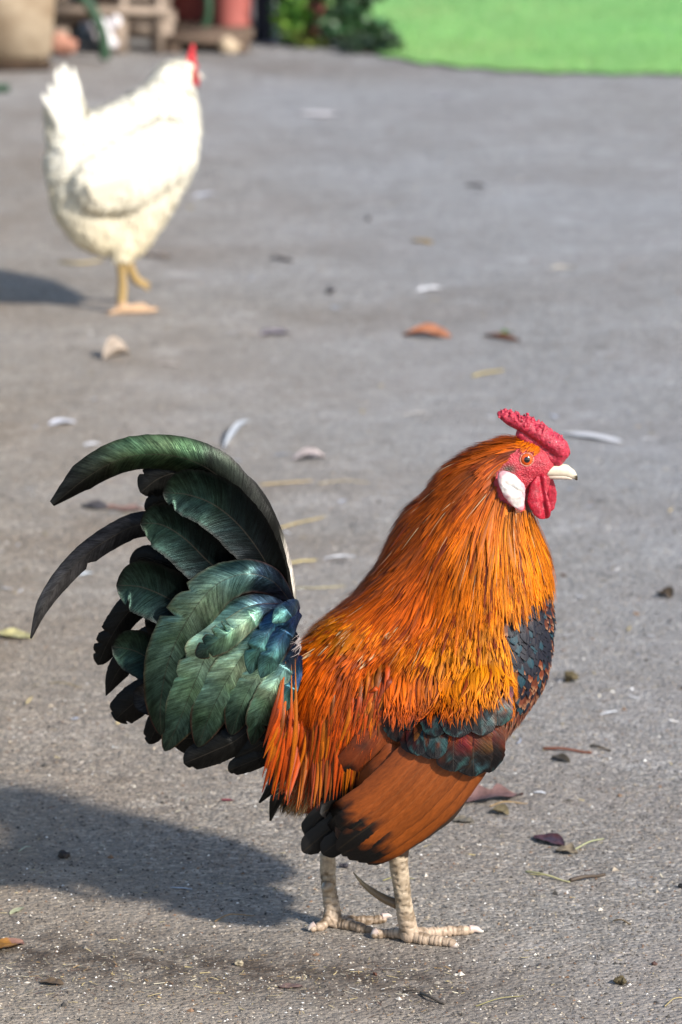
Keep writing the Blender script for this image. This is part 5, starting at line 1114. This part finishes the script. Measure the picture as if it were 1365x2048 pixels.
for ch in HL:
    W_ = [(HF.pt(u, v, la), r) for u, v, r, la in ch]; P3 = np.array([q[0] for q in W_]); R3 = np.array([q[1] for q in W_])*depth(P3[0])/F
    P3[:, 2] = np.maximum(P3[:, 2], R3*.8); Pc = catmull(P3, 26); Rc = np.interp(np.linspace(0, 1, 26), np.linspace(0, 1, len(R3)), R3)
    for q, r in zip(Pc, Rc): hb.add(q, r, r)
V, Q, N = hb.skin(.003, 9)
hp_ = near_px(HF, V); col = np.tile(lin((240, 228, 200), .78), (len(V), 1)); lg = hp_[:, 1] > 508; col[lg] = lin((204, 172, 116), .62); tl = hp_[:, 1] > 605; col[tl] = lin((222, 184, 148), .66)
fc = (hp_[:, 0] > 384) & (hp_[:, 1] > 136) & (hp_[:, 1] < 172); col[fc] = lin((205, 50, 60), .62)
mesh_obj('body', V, Q, mat_col('hen_skin', .7, 200, .3, .001, (.9, 1.05), 60, .3), hen, col)
hbvh = BVHTree.FromPolygons([Vector(v) for v in V], [tuple(q) for q in Q.tolist()])
hflow = Flow([(360, 140, -.7, .7), (340, 190, -.5, .9), (390, 200, 0, 1), (300, 200, -.9, .5), (400, 280, -.1, 1), (330, 260, -.6, .8), (250, 240, -1, .25), (200, 250, -1, .0), (150, 240, -.4, -1), (120, 220, -.2, -1), (250, 320, -1, .45), (180, 330, -.9, .5), (320, 370, -.7, .7), (380, 360, -.4, .9), (250, 420, -.6, .8), (160, 420, -.3, 1), (200, 470, -.2, 1), (270, 480, -.1, 1)])
P_, N_ = sample_surface(V, Q, N, 7000); U_ = near_px(HF, P_); ok = (U_[:, 1] < 500) & ~((U_[:, 0] > 384) & (U_[:, 1] < 172)); P_, N_, U_ = P_[ok], N_[ok], U_[ok]; n = len(P_)
Lh = np.interp(U_[:, 1], [120, 250, 400, 500], [.016, .026, .030, .022])*rng.uniform(.8, 1.2, n)
ctr, nr = grow(HF, hbvh, P_, N_, hflow, Lh, 4, .001, rng.uniform(.005, .010, n), jit=.12)
cH = (lin((250, 246, 232), .89)*rng.uniform(.9, 1.06, (n, 1)))*np.ones((n, 3)); ym = np.clip((U_[:, 1]-300)/170, 0, 1)[:, None]*.6+.2*(U_[:, 0] < 130)[:, None]; cH = cH*(1-ym)+lin((236, 216, 168), .8)*ym  # yellower belly; yellow-beige shade painted on the left side
cH = np.concatenate([np.repeat(cH[:, None], 5, 1), np.ones((n, 5, 1))], 2)
WHITEF = mat_feather_soft('white_plumage', .6, .25, streak=(.9, 1.06), spec=.2)
Vv, Qv, Cv, Uv_ = strips(ctr, nr, Lh*.2, ROUND(np.linspace(0, 1, 5)), cH, .25)
tag(mesh_obj('plumage', Vv, Qv, WHITEF, hen, Cv, Uv_), kind='stuff')
def hfeather(name, px, hw_, lat, c=(252, 249, 238)):
    r = 24; px = catmull(np.array(px, float), r); t = np.linspace(0, 1, r); la = np.interp(t, np.linspace(0, 1, len(lat)), lat); P = np.array([HF.pt(u, v, l) for (u, v), l in zip(px, la)])
    k = depth(P[0])/F; hw = np.interp(t, np.linspace(0, 1, len(hw_)), hw_)*k*np.sqrt(np.clip(1-np.clip((t-.85)/.15, 0, 1)**2, .02, 1)); Nn = np.tile(-HF.n, (r, 1))
    cc_ = lin(c, .9)*rng.uniform(.92, 1.04); return big_feather(name, P, Nn, hw, hw, WHITEF, hen, lambda t, q: np.concatenate([np.tile(cc_, (len(t), 1)), np.ones((len(t), 1))], 1), .25, 7, fray=.03)
for i, (bu, tu, tv, l_) in enumerate(((120, 84, 178, -.03), (125, 95, 158, -.024), (130, 108, 140, -.018), (138, 120, 130, -.012), (146, 132, 128, -.006), (152, 144, 130, 0), (160, 154, 138, .006), (130, 114, 136, .014), (140, 128, 132, .02), (122, 100, 162, .024))):
    hfeather('tail_feather', [(bu+14, 300), (bu+6, 245), (tu+rng.normal(0, 3), tv+rng.normal(0, 5))], [13, 13, 4], [l_*.6, l_])
for i in range(7):
    s = i/6; hfeather('wing_feather', [(330-60*s, 300+30*s), (250-20*s, 350+22*s), (175+10*s, 372+26*s)], [14, 17, 11], [-.060-.001*(6-i), -.079-.001*(6-i), -.070-.001*(6-i)], (250, 242, 220))
b2 = Blob(HF); b2.chain([(376, 128, 6, 0, .8), (380, 112, 6, 0, .7), (386, 96, 6, 0, .7), (385, 90, 4, 0, .7)], step=.3); b2.chain([(384, 126, 6, 0, .8), (390, 112, 4, 0, .7)], step=.3); b2.chain([(372, 132, 7, 0, .8), (392, 132, 6, 0, .8)], step=.3)
V, Q, N = b2.skin(.0018, 2); mesh_obj('comb', V, Q, COMBM, hen, np.tile(lin((226, 40, 52), .66), (len(V), 1)))
b2 = Blob(HF); b2.chain([(392, 156, 5, -.006, .6), (395, 165, 6, -.006, .4), (395, 170, 5, -.006, .4)], step=.3)
V, Q, N = b2.skin(.0018, 2); mesh_obj('wattle', V, Q, COMBM, hen, np.tile(lin((214, 44, 56), .64), (len(V), 1)))
W_ = [HF.pt(*q) for q in ((394, 150, 0), (402, 153, 0), (408, 158, 0))]; horn('beak', W_, [.006, .004, .0008], pale, pale, hen)
for s_ in (-1, 1):
    V = SPH_V*.0035+HF.pt(385, 147, 0)+HF.n*s_*.0165; mesh_obj('eye', V, SPH_F, EYEM.m, hen, np.tile(lin((160, 60, 20)), (len(V), 1)))
